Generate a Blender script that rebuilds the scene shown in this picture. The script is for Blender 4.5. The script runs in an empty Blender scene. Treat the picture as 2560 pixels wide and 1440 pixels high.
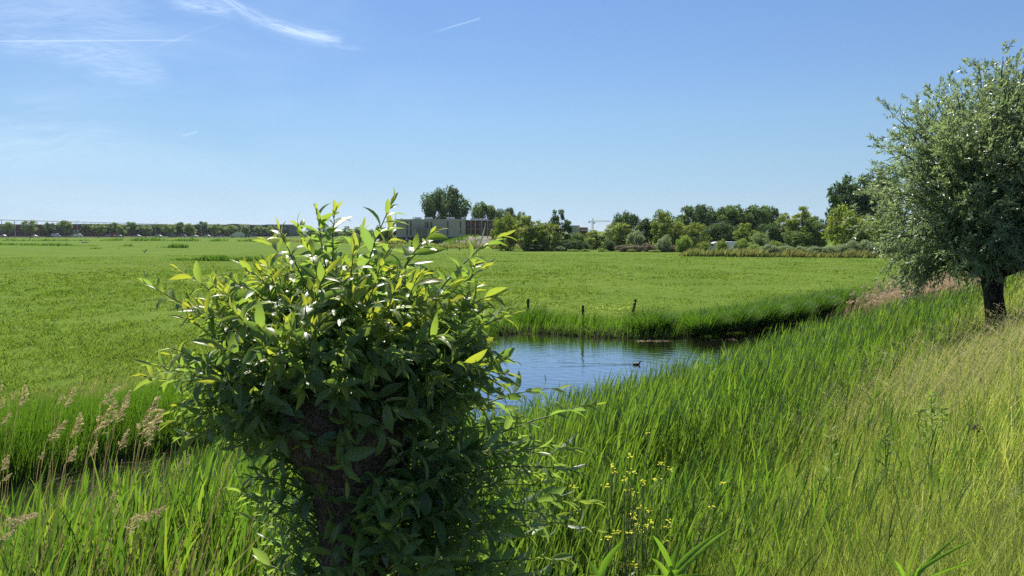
import bpy, math
import numpy as np
from mathutils import Vector

R = math.radians
scene = bpy.context.scene
COL = scene.collection

# ------------------------------------------------------------------ camera, sky, sun, exposure
CAM_Z = 5.0
F = 1927.0
TILT = math.atan(145.0 / F)
cam_d = bpy.data.cameras.new("camera")
cam_d.sensor_width = 36.0
cam_d.lens = 36.0 * F / 2560.0
cam_d.clip_start = 0.05
cam_d.clip_end = 20000
cam = bpy.data.objects.new("camera", cam_d)
COL.objects.link(cam)
cam.location = (0, 0, CAM_Z)
cam.rotation_euler = (R(90) - TILT, 0, 0)
scene.camera = cam

SUN_AZ = -14.0      # degrees from +Y, negative = to the left
SUN_EL = 52.0
SUN_STRENGTH = 4.6
SKY_STRENGTH = 0.066
scene.view_settings.view_transform = 'Standard'
scene.view_settings.look = 'None'
scene.view_settings.exposure = 0.75
scene.view_settings.gamma = 1.0
scene.cycles.use_denoising = False
scene.cycles.denoiser = 'OPENIMAGEDENOISE'
scene.cycles.denoising_input_passes = 'RGB_ALBEDO_NORMAL'
scene.cycles.denoising_prefilter = 'ACCURATE'
scene.cycles.sample_clamp_indirect = 4.0
scene.cycles.max_bounces = 12
scene.cycles.diffuse_bounces = 7
scene.cycles.glossy_bounces = 3
scene.cycles.transmission_bounces = 6
scene.cycles.caustics_reflective = False
scene.cycles.caustics_refractive = False

sd = bpy.data.lights.new("sun", 'SUN')
sd.energy = SUN_STRENGTH
sd.angle = R(0.5)
sd.color = (1.0, 0.95, 0.86)
sun = bpy.data.objects.new("sun", sd)
COL.objects.link(sun)
_sv = Vector((math.sin(R(SUN_AZ)) * math.cos(R(SUN_EL)), math.cos(R(SUN_AZ)) * math.cos(R(SUN_EL)), math.sin(R(SUN_EL))))
sun.rotation_euler = (-_sv).to_track_quat('-Z', 'Y').to_euler()
sun.location = (0, 0, 60)

ct, st = math.cos(TILT), math.sin(TILT)


def ray(px, py):
    x, y = (px - 1280.0) / F, -(py - 720.0) / F
    return np.array([x, ct + y * st, y * ct - st])


def P(px, py, Y):
    """point on the sight line through a pixel of the photograph at distance Y"""
    d = ray(px, py)
    return d * (Y / d[1]) + np.array([0, 0, CAM_Z])


def X_at(px, Y, z=0.45):
    return (px - 1280.0) / F * (Y * ct + (CAM_Z - z) * st)


def G(px, py, z):
    d = ray(px, py)
    return d * ((z - CAM_Z) / d[2]) + np.array([0, 0, CAM_Z])


# ------------------------------------------------------------------ world
world = bpy.data.worlds.new("World")
scene.world = world
world.use_nodes = True
wn = world.node_tree
wn.nodes.clear()
_out = wn.nodes.new('ShaderNodeOutputWorld')
_sky = wn.nodes.new('ShaderNodeTexSky')
_sky.sky_type = 'NISHITA'
_sky.sun_disc = False
_sky.sun_elevation = R(SUN_EL)
_sky.sun_rotation = R(SUN_AZ)
_sky.altitude = 0
_sky.air_density = 0.6
_sky.dust_density = 0.0
_sky.ozone_density = 4.0


class NW:
    """tiny helper to wire math nodes"""
    def __init__(s, nt):
        s.nt = nt

    def val(s, sock, v):
        if isinstance(v, bpy.types.NodeSocket):
            s.nt.links.new(v, sock)
        else:
            sock.default_value = v

    def m(s, op, a, b=0.0, c=0.0, clamp=False):
        n = s.nt.nodes.new('ShaderNodeMath')
        n.operation = op
        n.use_clamp = clamp
        s.val(n.inputs[0], a)
        s.val(n.inputs[1], b)
        s.val(n.inputs[2], c)
        return n.outputs[0]

    def sstep(s, v, lo, hi, tlo=0.0, thi=1.0):
        n = s.nt.nodes.new('ShaderNodeMapRange')
        n.interpolation_type = 'SMOOTHSTEP'
        s.val(n.inputs[0], v)
        for i, q in enumerate((lo, hi, tlo, thi)):
            n.inputs[1 + i].default_value = q
        return n.outputs[0]

    def noise(s, vec, scale, detail=4.0, rough=0.55, dist=0.0):
        n = s.nt.nodes.new('ShaderNodeTexNoise')
        s.nt.links.new(vec, n.inputs['Vector'])
        n.inputs['Scale'].default_value = scale
        n.inputs['Detail'].default_value = detail
        n.inputs['Roughness'].default_value = rough
        n.inputs['Distortion'].default_value = dist
        return n.outputs['Fac']

    def comb(s, x, y, z=0.0):
        n = s.nt.nodes.new('ShaderNodeCombineXYZ')
        s.val(n.inputs[0], x)
        s.val(n.inputs[1], y)
        s.val(n.inputs[2], z)
        return n.outputs[0]

    def sep(s, v):
        n = s.nt.nodes.new('ShaderNodeSeparateXYZ')
        s.nt.links.new(v, n.inputs[0])
        return n.outputs


W = NW(wn)
_tc = wn.nodes.new('ShaderNodeTexCoord')
_x, _y, _z = W.sep(_tc.outputs['Generated'])
_yy = W.m('MAXIMUM', _y, 0.05)
wp = W.m('DIVIDE', _x, _yy)
wq = W.m('DIVIDE', _z, _yy)
front = W.sstep(_y, 0.05, 0.3)


def streak(a, b, width, dens, fibre=0.0, taper=(0.15, 0.15), bow=0.0, warp=0.0):
    """a cirrus streak or vapour trail between two directions of the sky"""
    ra, rb = ray(*a), ray(*b)
    ax, ay, bx, by = ra[0] / ra[1], ra[2] / ra[1], rb[0] / rb[1], rb[2] / rb[1]
    L = math.hypot(bx - ax, by - ay)
    dx, dy = (bx - ax) / L, (by - ay) / L
    rx = W.m('SUBTRACT', wp, ax)
    ry = W.m('SUBTRACT', wq, ay)
    t = W.m('MULTIPLY_ADD', rx, dx / L, W.m('MULTIPLY', ry, dy / L))
    s_ = W.m('MULTIPLY_ADD', rx, -dy, W.m('MULTIPLY', ry, dx))
    if bow:
        par = W.m('MULTIPLY', W.m('MULTIPLY', t, W.m('SUBTRACT', 1.0, t)), 4 * bow)
        s_ = W.m('SUBTRACT', s_, par)
    if warp:
        nz = W.noise(W.comb(W.m('MULTIPLY', t, L * 16), W.m('MULTIPLY', s_, 20.0), a[0] * .013), 1.0, 4.0, .6)
        s_ = W.m('MULTIPLY_ADD', W.m('SUBTRACT', nz, .5), warp, s_)
    g = W.m('DIVIDE', s_, width)
    g = W.m('POWER', 2.718, W.m('MULTIPLY', W.m('MULTIPLY', g, g), -1.0))
    e = W.m('MULTIPLY', W.sstep(t, 0.0, taper[0]), W.sstep(t, 1.0 - taper[1], 1.0, 1.0, 0.0))
    o = W.m('MULTIPLY', W.m('MULTIPLY', g, e), dens)
    if fibre:
        v = W.comb(W.m('MULTIPLY', t, L * 18), W.m('MULTIPLY', s_, 130.0), a[0] * 0.01)
        f = W.sstep(W.noise(v, 1.0, 6.0, 0.65, 1.2), 0.5 - fibre * .25, 0.72)
        o = W.m('MULTIPLY', o, f)
    return o


clouds = [
    streak((-10, 103), (545, 100), .0009, .36, 0, (.02, .35)),
    streak((375, 122), (580, 48), .0016, .30, .4, (.25, .15)),
    streak((1065, 86), (1203, 45), .0010, .30, 0, (.5, .04)),
    streak((445, 344), (495, 328), .0010, .30, 0, (.5, .06)),
    streak((400, 0), (615, 22), .0085, .62, 1.0, (.35, .25), -.003, .010),
    streak((525, -20), (625, 40), .0045, .70, 1.0, (.2, .3), .003, .004),
    streak((585, 20), (865, 105), .0085, .62, 1.0, (.2, .18), -.006, .012),
    streak((640, 40), (868, 100), .0036, .62, 1.0, (.3, .12), -.006, .008),
    streak((825, 112), (930, 122), .0028, .30, .8, (.2, .5), -.001, .004),
    streak((-40, 108), (440, 178), .016, .30, 1.0, (.2, .25), .010, .02),
    streak((120, 168), (330, 130), .008, .26, 1.0, (.3, .4), .004, .012),
    streak((180, 165), (445, 188), .011, .40, 1.0, (.35, .3), -.003, .01),
    streak((105, 202), (205, 162), .0028, .22, .6, (.3, .3), -.002, .004),
    streak((-100, 30), (560, 60), .04, .20, 1.0, (.2, .5), 0, .03),
    streak((-100, 380), (430, 330), .03, .18, 1.0, (.1, .5), 0, .03),
]
tot = clouds[0]
for c in clouds[1:]:
    tot = W.m('ADD', tot, c)
tot = W.m('MULTIPLY', W.m('MINIMUM', W.m('MULTIPLY', tot, .60), 0.5), front)
# thin veil of high cloud over the left part of the sky
veil_n = W.noise(W.comb(W.m('MULTIPLY', wp, 3.0), W.m('MULTIPLY', wq, 11.0)), 1.0, 5.0, .6, .6)
veil = W.m('MULTIPLY', W.m('MULTIPLY', W.sstep(veil_n, .35, .75), W.sstep(wp, -.75, .15, .16, 0.0)), front)
tot = W.m('ADD', tot, veil)
_bg = wn.nodes.new('ShaderNodeBackground')
_bg.inputs[1].default_value = SKY_STRENGTH * 1.4
# colour grade over the sky by height: dimmer at the horizon, brighter above
_cr = wn.nodes.new('ShaderNodeValToRGB')
_st = [(.008, (.645, .67, .82)), (.039, (.823, .772, .77)), (.09, (1.055, .99, .86)), (.141, (1.23, 1.16, 1.01)), (.191, (1.256, 1.225, 1.135)), (.281, (1.316, 1.32, 1.29))]
while len(_cr.color_ramp.elements) < len(_st):
    _cr.color_ramp.elements.new(.5)
for _e, (_p, _c) in zip(_cr.color_ramp.elements, _st):
    _e.position = _p / .3
    _e.color = (*[a * k / 1.4 for a, k in zip(_c, (1.0, 1.03, 1.03))], 1)
wn.links.new(W.m('DIVIDE', _z, .3, clamp=True), _cr.inputs[0])
_ml = wn.nodes.new('ShaderNodeMix')
_ml.data_type = 'RGBA'
_ml.blend_type = 'MULTIPLY'
_ml.inputs[0].default_value = 1.0
wn.links.new(_sky.outputs[0], _ml.inputs[6])
wn.links.new(_cr.outputs[0], _ml.inputs[7])
wn.links.new(_ml.outputs[2], _bg.inputs[0])
_bc = wn.nodes.new('ShaderNodeBackground')
_bc.inputs[0].default_value = (0.74, 0.86, 1.0, 1)
_bc.inputs[1].default_value = 0.85
_mx = wn.nodes.new('ShaderNodeMixShader')
wn.links.new(tot, _mx.inputs[0])
wn.links.new(_bg.outputs[0], _mx.inputs[1])
wn.links.new(_bc.outputs[0], _mx.inputs[2])
wn.links.new(_mx.outputs[0], _out.inputs[0])


# ------------------------------------------------------------------ numpy helpers
def rng(seed):
    return np.random.default_rng(seed)


def _hash(ix, iy, iz):
    h = (ix * 374761393 + iy * 668265263 + iz * 1274126177) & 0x7fffffff
    h = ((h ^ (h >> 13)) * 1103515245) & 0x7fffffff
    h = ((h ^ (h >> 16)) * 1103515245) & 0x7fffffff
    return (h & 0xffff) / 65535.0


def vnoise(x, y, z=0.0):
    x = np.asarray(x, float)
    y = np.asarray(y, float)
    z = np.zeros_like(x) + z
    ix, iy, iz = np.floor(x).astype(np.int64), np.floor(y).astype(np.int64), np.floor(z).astype(np.int64)
    fx, fy, fz = x - ix, y - iy, z - iz
    fx, fy, fz = fx * fx * (3 - 2 * fx), fy * fy * (3 - 2 * fy), fz * fz * (3 - 2 * fz)
    o = 0
    for a in (0, 1):
        for b in (0, 1):
            for c in (0, 1):
                w = (fx if a else 1 - fx) * (fy if b else 1 - fy) * (fz if c else 1 - fz)
                o = o + w * _hash(ix + a, iy + b, iz + c)
    return o


def fbm(x, y, z=0.0, octv=4):
    o, a, f, t = 0, 1.0, 1.0, 0
    for k in range(octv):
        o = o + a * vnoise(np.asarray(x) * f + 17.3 * k, np.asarray(y) * f - 9.1 * k, np.asarray(z) * f)
        t += a
        a *= .5
        f *= 2.03
    return o / t


def unit(v):
    return v / np.maximum(np.linalg.norm(v, axis=-1, keepdims=True), 1e-9)


class MB:
    """collects quads and triangles and links them as one mesh object"""
    def __init__(s):
        s.v, s.q, s.t, s.r, s.qm, s.tm, s.n = [], [], [], [], [], [], 0

    def add(s, v, q=None, t=None, r=0.5, mi=0):
        v = np.asarray(v, np.float32).reshape(-1, 3)
        if not len(v):
            return s
        s.v.append(v)
        s.r.append(np.broadcast_to(np.asarray(r, np.float32), (len(v),)))
        if q is not None and len(q):
            q = np.asarray(q, np.int32).reshape(-1, 4)
            s.q.append(q + s.n)
            s.qm.append(np.full(len(q), mi, np.int32))
        if t is not None and len(t):
            t = np.asarray(t, np.int32).reshape(-1, 3)
            s.t.append(t + s.n)
            s.tm.append(np.full(len(t), mi, np.int32))
        s.n += len(v)
        return s

    def mesh(s, name, mats, smooth=True):
        me = bpy.data.meshes.new(name)
        v = np.concatenate(s.v)
        q = np.concatenate(s.q) if s.q else np.zeros((0, 4), np.int32)
        t = np.concatenate(s.t) if s.t else np.zeros((0, 3), np.int32)
        me.vertices.add(len(v))
        me.vertices.foreach_set('co', v.ravel())
        me.loops.add(len(q) * 4 + len(t) * 3)
        me.loops.foreach_set('vertex_index', np.concatenate([q.ravel(), t.ravel()]).astype(np.int32))
        me.polygons.add(len(q) + len(t))
        ls = np.concatenate([np.arange(len(q)) * 4, len(q) * 4 + np.arange(len(t)) * 3]).astype(np.int32)
        me.polygons.foreach_set('loop_start', ls)
        mi = np.concatenate((s.qm or [np.zeros(0, np.int32)]) + (s.tm or [np.zeros(0, np.int32)])).astype(np.int32)
        me.polygons.foreach_set('material_index', mi)
        me.polygons.foreach_set('use_smooth', np.full(len(q) + len(t), smooth, bool))
        at = me.attributes.new('rnd', 'FLOAT', 'POINT')
        at.data.foreach_set('value', np.concatenate(s.r).astype(np.float32))
        for m in (mats if isinstance(mats, (list, tuple)) else [mats]):
            me.materials.append(m)
        me.update(calc_edges=True)
        return me

    def build(s, name, mats, parent=None, smooth=True):
        return link(name, s.mesh(name, mats, smooth), parent)


def link(name, me, parent=None):
    o = bpy.data.objects.new(name, me)
    COL.objects.link(o)
    if parent is not None:
        o.parent = parent
    return o


def empty(name, loc, label, cat, group=None, rz=0.0):
    o = bpy.data.objects.new(name, None)
    COL.objects.link(o)
    o.empty_display_size = .2
    o.location = [float(a) for a in loc]
    o.rotation_euler = (0, 0, rz)
    return tag(o, label, cat, group)


def tag(o, label=None, cat=None, group=None, kind=None):
    if label:
        o['label'] = label
    if cat:
        o['category'] = cat
    if group:
        o['group'] = group
    if kind:
        o['kind'] = kind
    return o


def copy_tree(o, parent=None):
    c = o.copy()
    COL.objects.link(c)
    if parent is not None:
        c.parent = parent
    for ch in list(o.children):
        copy_tree(ch, c)
    return c


def tube(pts, rad, sides=6, cap=True):
    pts = np.asarray(pts, float)
    rad = np.broadcast_to(np.asarray(rad, float), (len(pts),))
    tan = unit(np.gradient(pts, axis=0))
    ref = np.array([0.31, 0.95, 0.05]) if abs(tan[:, 2]).mean() > .6 else np.array([0.0, 0.1, 1.0])
    a = unit(np.cross(tan, ref))
    b = np.cross(tan, a)
    th = np.linspace(0, 2 * np.pi, sides, endpoint=False)
    ring = a[:, None] * np.cos(th)[None, :, None] + b[:, None] * np.sin(th)[None, :, None]
    v = (pts[:, None] + ring * rad[:, None, None]).reshape(-1, 3)
    q = []
    for i in range(len(pts) - 1):
        for j in range(sides):
            k = (j + 1) % sides
            q.append((i * sides + j, i * sides + k, (i + 1) * sides + k, (i + 1) * sides + j))
    t = []
    if cap:
        n = len(v)
        v = np.vstack([v, pts[0], pts[-1]])
        e = (len(pts) - 1) * sides
        for j in range(sides):
            k = (j + 1) % sides
            t.append((n, k, j))
            t.append((n + 1, e + j, e + k))
    return v, np.array(q), np.array(t).reshape(-1, 3)


def box(x0, x1, y0, y1, z0, z1):
    v = [(x, y, z) for z in (z0, z1) for y in (y0, y1) for x in (x0, x1)]
    q = [(0, 2, 3, 1), (4, 5, 7, 6), (0, 1, 5, 4), (2, 6, 7, 3), (0, 4, 6, 2), (1, 3, 7, 5)]
    return np.array(v, float), np.array(q)


def bez(a, c, b, n):
    t = np.linspace(0, 1, n)[:, None]
    return (1 - t) ** 2 * a + 2 * t * (1 - t) * c + t * t * b


def blades(base, L, Wd, az, lean, droop, K=3, twist=None, prof=(.7, 1.0, .75, .4)):
    """many grass blades or reed leaves at once: strips of K segments that bend over and end in a point"""
    base = np.asarray(base, float)
    N = len(base)
    L, Wd, az, lean, droop = [np.broadcast_to(np.asarray(a, float), (N,)) for a in (L, Wd, az, lean, droop)]
    tw = az + np.pi / 2 if twist is None else np.broadcast_to(twist, (N,))
    h = np.stack([np.cos(az), np.sin(az), np.zeros(N)], 1)
    s = np.stack([np.cos(tw), np.sin(tw), np.zeros(N)], 1)
    p = base.copy()
    V = np.zeros((N, 2 * K + 1, 3))
    for k in range(K):
        w = (Wd * prof[min(k, len(prof) - 1)] * .5)[:, None]
        V[:, 2 * k] = p - s * w
        V[:, 2 * k + 1] = p + s * w
        a = lean + droop * ((k + .5) / K) ** 1.3
        p = p + (L / K)[:, None] * (np.sin(a)[:, None] * h + np.cos(a)[:, None] * np.array([0, 0, 1.0]))
    V[:, 2 * K] = p
    o = (np.arange(N) * (2 * K + 1))[:, None]
    q = [o + np.array([2 * k, 2 * k + 1, 2 * k + 3, 2 * k + 2]) for k in range(K - 1)]
    q = np.stack(q, 1).reshape(-1, 4) if K > 1 else None
    t = o + np.array([2 * K - 2, 2 * K - 1, 2 * K])
    return V.reshape(-1, 3), q, t, p


def leaves(base, d, nrm, L, Wd, curl, fold=.35, K=4, prof=(.12, .82, 1.0, .62, .02)):
    """many folded, curling leaves: three points across, K rows long"""
    N = len(base)
    L, Wd, curl = [np.broadcast_to(np.asarray(a, float), (N,)) for a in (L, Wd, curl)]
    d = unit(d)
    nrm = unit(nrm - d * (nrm * d).sum(1, keepdims=True))
    side = np.cross(d, nrm)
    V = np.zeros((N, (K + 1) * 3, 3))
    p = base.copy()
    for k in range(K + 1):
        a = curl * (k / K)
        dk = d * np.cos(a)[:, None] - nrm * np.sin(a)[:, None]
        nk = nrm * np.cos(a)[:, None] + d * np.sin(a)[:, None]
        if k:
            p = p + dk * (L / K)[:, None]
        w = (Wd * .5 * np.interp(k / K, np.linspace(0, 1, len(prof)), prof))[:, None]
        V[:, 3 * k] = p - side * w + nk * w * fold
        V[:, 3 * k + 1] = p
        V[:, 3 * k + 2] = p + side * w + nk * w * fold
    o = (np.arange(N) * (K + 1) * 3)[:, None]
    q = []
    for k in range(K):
        for c in (0, 1):
            q.append(o + np.array([3 * k + c, 3 * k + c + 1, 3 * k + c + 4, 3 * k + c + 3]))
    return V.reshape(-1, 3), np.stack(q, 1).reshape(-1, 4)


def rep(r, k):
    return np.repeat(np.asarray(r, np.float32), k)


# ------------------------------------------------------------------ materials
def new_mat(name):
    m = bpy.data.materials.new(name)
    m.use_nodes = True
    nt = m.node_tree
    nt.nodes.clear()
    o = nt.nodes.new('ShaderNodeOutputMaterial')
    return m, nt, o


def ramp(nt, fac, cols):
    n = nt.nodes.new('ShaderNodeValToRGB')
    e = n.color_ramp.elements
    while len(e) < len(cols):
        e.new(0.5)
    for i, c in enumerate(cols):
        e[i].position = i / max(len(cols) - 1, 1)
        e[i].color = (*c, 1)
    if fac is not None:
        nt.links.new(fac, n.inputs[0])
    return n.outputs[0]


def mixc(nt, fac, a, b, mode='MIX'):
    n = nt.nodes.new('ShaderNodeMix')
    n.data_type = 'RGBA'
    n.blend_type = mode
    for s, v in ((n.inputs[0], fac), (n.inputs[6], a), (n.inputs[7], b)):
        if isinstance(v, bpy.types.NodeSocket):
            nt.links.new(v, s)
        elif isinstance(v, tuple):
            s.default_value = (*v, 1) if len(v) == 3 else v
        else:
            s.default_value = v
    return n.outputs[2]


def attr(nt, name='rnd'):
    n = nt.nodes.new('ShaderNodeAttribute')
    n.attribute_name = name
    return n.outputs['Fac']


def world_pos(nt):
    return nt.nodes.new('ShaderNodeNewGeometry').outputs['Position']


def plant_mat(name, cols, trans=None, tfac=.45, rough=.5, spec=.35, patch=None, patch_scale=.25, under=None, bump=0):
    """leaf or blade: reflects like a waxy surface, lets light through, varies from leaf to leaf and in patches over the ground"""
    m, nt, o = new_mat(name)
    w = NW(nt)
    c = ramp(nt, attr(nt), cols)
    if patch:
        f = w.sstep(w.noise(world_pos(nt), patch_scale, 3.0), .38, .66)
        c = mixc(nt, w.m('MULTIPLY', f, .75), c, patch)
    t = mixc(nt, 1.0, c, trans or (2.2, 2.4, .9), 'MULTIPLY')
    if under:
        c = mixc(nt, nt.nodes.new('ShaderNodeNewGeometry').outputs['Backfacing'], c, under)
    p = nt.nodes.new('ShaderNodeBsdfPrincipled')
    nt.links.new(c, p.inputs['Base Color'])
    p.inputs['Roughness'].default_value = rough
    p.inputs['Specular IOR Level'].default_value = spec
    if bump:
        b = nt.nodes.new('ShaderNodeBump')
        b.inputs['Strength'].default_value = bump
        b.inputs['Distance'].default_value = .004
        nt.links.new(w.noise(world_pos(nt), 120.0, 2.0), b.inputs['Height'])
        nt.links.new(b.outputs[0], p.inputs['Normal'])
    tr = nt.nodes.new('ShaderNodeBsdfTranslucent')
    nt.links.new(t, tr.inputs[0])
    mx = nt.nodes.new('ShaderNodeMixShader')
    mx.inputs[0].default_value = tfac
    nt.links.new(p.outputs[0], mx.inputs[1])
    nt.links.new(tr.outputs[0], mx.inputs[2])
    nt.links.new(mx.outputs[0], o.inputs[0])
    return m


def solid_mat(name, col, col2=None, rough=.7, spec=.3, scale=6.0, bump=0.0, metal=0.0, detail=5.0):
    m, nt, o = new_mat(name)
    w = NW(nt)
    p = nt.nodes.new('ShaderNodeBsdfPrincipled')
    tc = nt.nodes.new('ShaderNodeTexCoord')
    f = w.noise(tc.outputs['Object'], scale, detail, .6)
    c = mixc(nt, w.sstep(f, .3, .7), col, col2 or tuple(a * .75 for a in col))
    nt.links.new(c, p.inputs['Base Color'])
    p.inputs['Roughness'].default_value = rough
    p.inputs['Specular IOR Level'].default_value = spec
    p.inputs['Metallic'].default_value = metal
    if bump:
        b = nt.nodes.new('ShaderNodeBump')
        b.inputs['Strength'].default_value = bump
        b.inputs['Distance'].default_value = .02
        nt.links.new(f, b.inputs['Height'])
        nt.links.new(b.outputs[0], p.inputs['Normal'])
    nt.links.new(p.outputs[0], o.inputs[0])
    return m


def bark_mat(name, a, b, scale=14.0):
    m, nt, o = new_mat(name)
    w = NW(nt)
    tc = nt.nodes.new('ShaderNodeTexCoord')
    mp = nt.nodes.new('ShaderNodeMapping')
    mp.inputs['Scale'].default_value = (1, 1, .45)
    nt.links.new(tc.outputs['Object'], mp.inputs[0])
    vo = nt.nodes.new('ShaderNodeTexVoronoi')
    vo.feature = 'DISTANCE_TO_EDGE'
    vo.inputs['Scale'].default_value = scale
    nz = nt.nodes.new('ShaderNodeTexNoise')
    nz.inputs['Scale'].default_value = scale * .8
    nz.inputs['Detail'].default_value = 5
    nt.links.new(mp.outputs[0], nz.inputs['Vector'])
    wv = mixc(nt, .16, mp.outputs[0], nz.outputs['Color'])
    nt.links.new(wv, vo.inputs['Vector'])
    crack = w.sstep(vo.outputs['Distance'], -.08, .16)
    c = mixc(nt, w.sstep(nz.outputs['Fac'], .35, .68), a, b)
    c = mixc(nt, crack, tuple(x * .4 for x in a), c)
    p = nt.nodes.new('ShaderNodeBsdfPrincipled')
    nt.links.new(c, p.inputs['Base Color'])
    p.inputs['Roughness'].default_value = .9
    p.inputs['Specular IOR Level'].default_value = .15
    bp = nt.nodes.new('ShaderNodeBump')
    bp.inputs['Strength'].default_value = .9
    bp.inputs['Distance'].default_value = .02
    nt.links.new(w.m('ADD', crack, w.m('MULTIPLY', nz.outputs['Fac'], .6)), bp.inputs['Height'])
    nt.links.new(bp.outputs[0], p.inputs['Normal'])
    nt.links.new(p.outputs[0], o.inputs[0])
    return m


M = {}
M['meadow_blade'] = plant_mat('meadow_blade', [(.070, .136, .022), (.110, .188, .030), (.170, .24, .046)], (1.75, 1.7, 1.05), .48, .8, .03, (.145, .205, .040), .13)
M['bank_grass'] = plant_mat('bank_grass', [(.062, .130, .026), (.16, .24, .048), (.29, .325, .085), (.52, .47, .24)], (2.1, 2.1, 1.1), .50, .5, .35, (.20, .24, .070), .35)
M['reed_leaf'] = plant_mat('reed_leaf', [(.032, .078, .020), (.078, .142, .026), (.14, .20, .038)], (2.7, 2.7, 1.0), .50, .38, .5, (.065, .11, .028), .5)
M['rush_leaf'] = plant_mat('rush_leaf', [(.032, .078, .014), (.056, .118, .018), (.092, .165, .026)], (2.6, 2.6, 1.0), .50, .5, .25, (.044, .092, .016), .3)
M['rough_grass'] = plant_mat('rough_grass', [(.085, .135, .030), (.15, .185, .065), (.26, .24, .15)], (2.0, 1.9, 1.1), .45, .7, .1, (.18, .185, .085), .08)
M['dry_straw'] = plant_mat('dry_straw', [(.30, .225, .14), (.44, .345, .23), (.56, .46, .33)], (1.3, 1.25, 1.1), .5, .7, .2)
M['seed_head'] = plant_mat('seed_head', [(.34, .30, .14), (.46, .41, .22), (.56, .51, .31)], (1.4, 1.35, 1.0), .5, .6, .2)
M['willow_leaf'] = plant_mat('willow_leaf', [(.135, .215, .115), (.15, .235, .10), (.165, .245, .08), (.20, .26, .06), (.26, .28, .055)], (2.0, 2.05, .75),   .50, .38, .6, under=(.33, .38, .28), bump=.25)
M['willow_stem'] = solid_mat('willow_stem', (.10, .15, .04), (.15, .14, .05), .5, .3, 30)
M['white_willow'] = plant_mat('white_willow', [(.13, .18, .10), (.18, .23, .14), (.24, .28, .18)], (1.9, 2.0, 1.1), .46, .33, .6, under=(.28, .32, .25))
M['bark'] = bark_mat('bark', (.15, .118, .09), (.28, .21, .15), 60)
M['bark_far'] = bark_mat('bark_far', (.05, .042, .034), (.10, .085, .065), 9)
M['dark_post'] = solid_mat('dark_post', (.035, .028, .022), (.075, .06, .045), .85, .2, 14, .5)
M['twig_far'] = solid_mat('twig_far', (.05, .042, .034), (.085, .07, .055), .9, .1, 3)
TINT = {
    'dark': [(.014, .030, .012), (.024, .046, .016), (.038, .062, .022)],
    'mid': [(.026, .048, .014), (.042, .070, .020), (.062, .092, .028)],
    'yellow': [(.050, .070, .014), (.080, .102, .022), (.112, .128, .032)],
    'grey': [(.060, .080, .050), (.095, .118, .078), (.14, .165, .115)],
    'street': [(.058, .080, .040), (.084, .112, .056), (.115, .142, .074)],
    'brown': [(.040, .034, .030), (.065, .056, .048), (.10, .088, .072)],
    'fresh': [(.050, .085, .016), (.080, .120, .024), (.12, .150, .04)],
}
for k, v in TINT.items():
    M['crown_' + k] = plant_mat('crown_' + k, [tuple(c * 2.5 for c in t_) for t_ in v], (1.7, 1.7, .95), .44, .6, .25)


# ------------------------------------------------------------------ terrain
DU = np.array([.62, .78]) / math.hypot(.62, .78)      # along the dyke
DN = np.array([-DU[1], DU[0]])                        # from the dyke towards the ditch
FAR_U = np.array([-400, -60, 5.5, 8.9, 18, 24, 28, 29.6, 30.3, 32, 38.4, 46.7, 60, 78, 90, 400.])
FAR_N = np.array([17.2, 17.2, 17.0, 16.9, 18.6, 21.5, 23.2, 22.6, 19.2, 16.2, 14.6, 13.2, 12.3, 11.4, 8.6, 8.6])
NEAR = 9.3


def un(x, y):
    return x * DU[0] + y * DU[1], x * DN[0] + y * DN[1]


def xy(u, n):
    return u * DU[0] + n * DN[0], u * DU[1] + n * DN[1]


def far_dist(u, n):
    """signed distance to the far bank's water line, positive on the meadow"""
    u, n = np.asarray(u, float), np.asarray(n, float)
    best = np.full(u.shape, 1e9)
    for i in range(len(FAR_U) - 1):
        ax, ay, bx, by = FAR_U[i], FAR_N[i], FAR_U[i + 1], FAR_N[i + 1]
        L2 = (bx - ax) ** 2 + (by - ay) ** 2
        t = np.clip(((u - ax) * (bx - ax) + (n - ay) * (by - ay)) / L2, 0, 1)
        best = np.minimum(best, np.hypot(u - ax - t * (bx - ax), n - ay - t * (by - ay)))
    return np.where(n > np.interp(u, FAR_U, FAR_N), best, -best)


MEADOW_Z = .45


def H(x, y):
    x, y = np.asarray(x, float), np.asarray(y, float)
    u, n = un(x, y)
    f1 = np.interp(n, [-400, -16, -9, -3, 0, .8, 2, 4, 6, 8.2, 9.3, 10, 11.5], [.4, .5, 2.2, 3.35, 3.38, 3.1, 2.42, 1.6, .95, .32, .03, -.35, -.7])
    fd = far_dist(u, n)
    g = np.interp(fd, [-1.6, -.5, 0, .5, 2, 6], [-.7, -.35, .02, .30, .42, MEADOW_Z])
    near = np.exp(-((x * x + y * y) / 70.0 ** 2))
    bump = (fbm(x * .35, y * .35, 0, 3) - .5) * .22 * near * (f1 > -.2) + (fbm(x * .9, y * .9, 3.0, 3) - .5) * .08 * (fd > 1)
    return np.maximum(f1, g) + bump


def grow(a, b, s0, k):
    o, s = [a], s0
    while o[-1] < b:
        o.append(o[-1] + s)
        s *= k
    return o


ug = np.array(sorted([-x for x in grow(12, 1900, .6, 1.25)] + list(np.arange(-11.6, 95, .4)) + grow(95, 1900, .6, 1.2)))
ng = np.array(sorted([-x for x in grow(12, 1900, .6, 1.25)] + list(np.arange(-11.6, 27, .3)) + grow(27, 1900, .5, 1.2)))
UU, NN = np.meshgrid(ug, ng)
XX, YY = xy(UU, NN)
ZZ = H(XX, YY)
nu, nn_ = len(ug), len(ng)
ii = (np.arange(nn_ - 1)[:, None] * nu + np.arange(nu - 1)[None, :]).ravel()
tq = np.stack([ii, ii + 1, ii + 1 + nu, ii + nu], 1)
cover = np.clip(far_dist(UU, NN) / 1.5, 0, 1).ravel()

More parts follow.
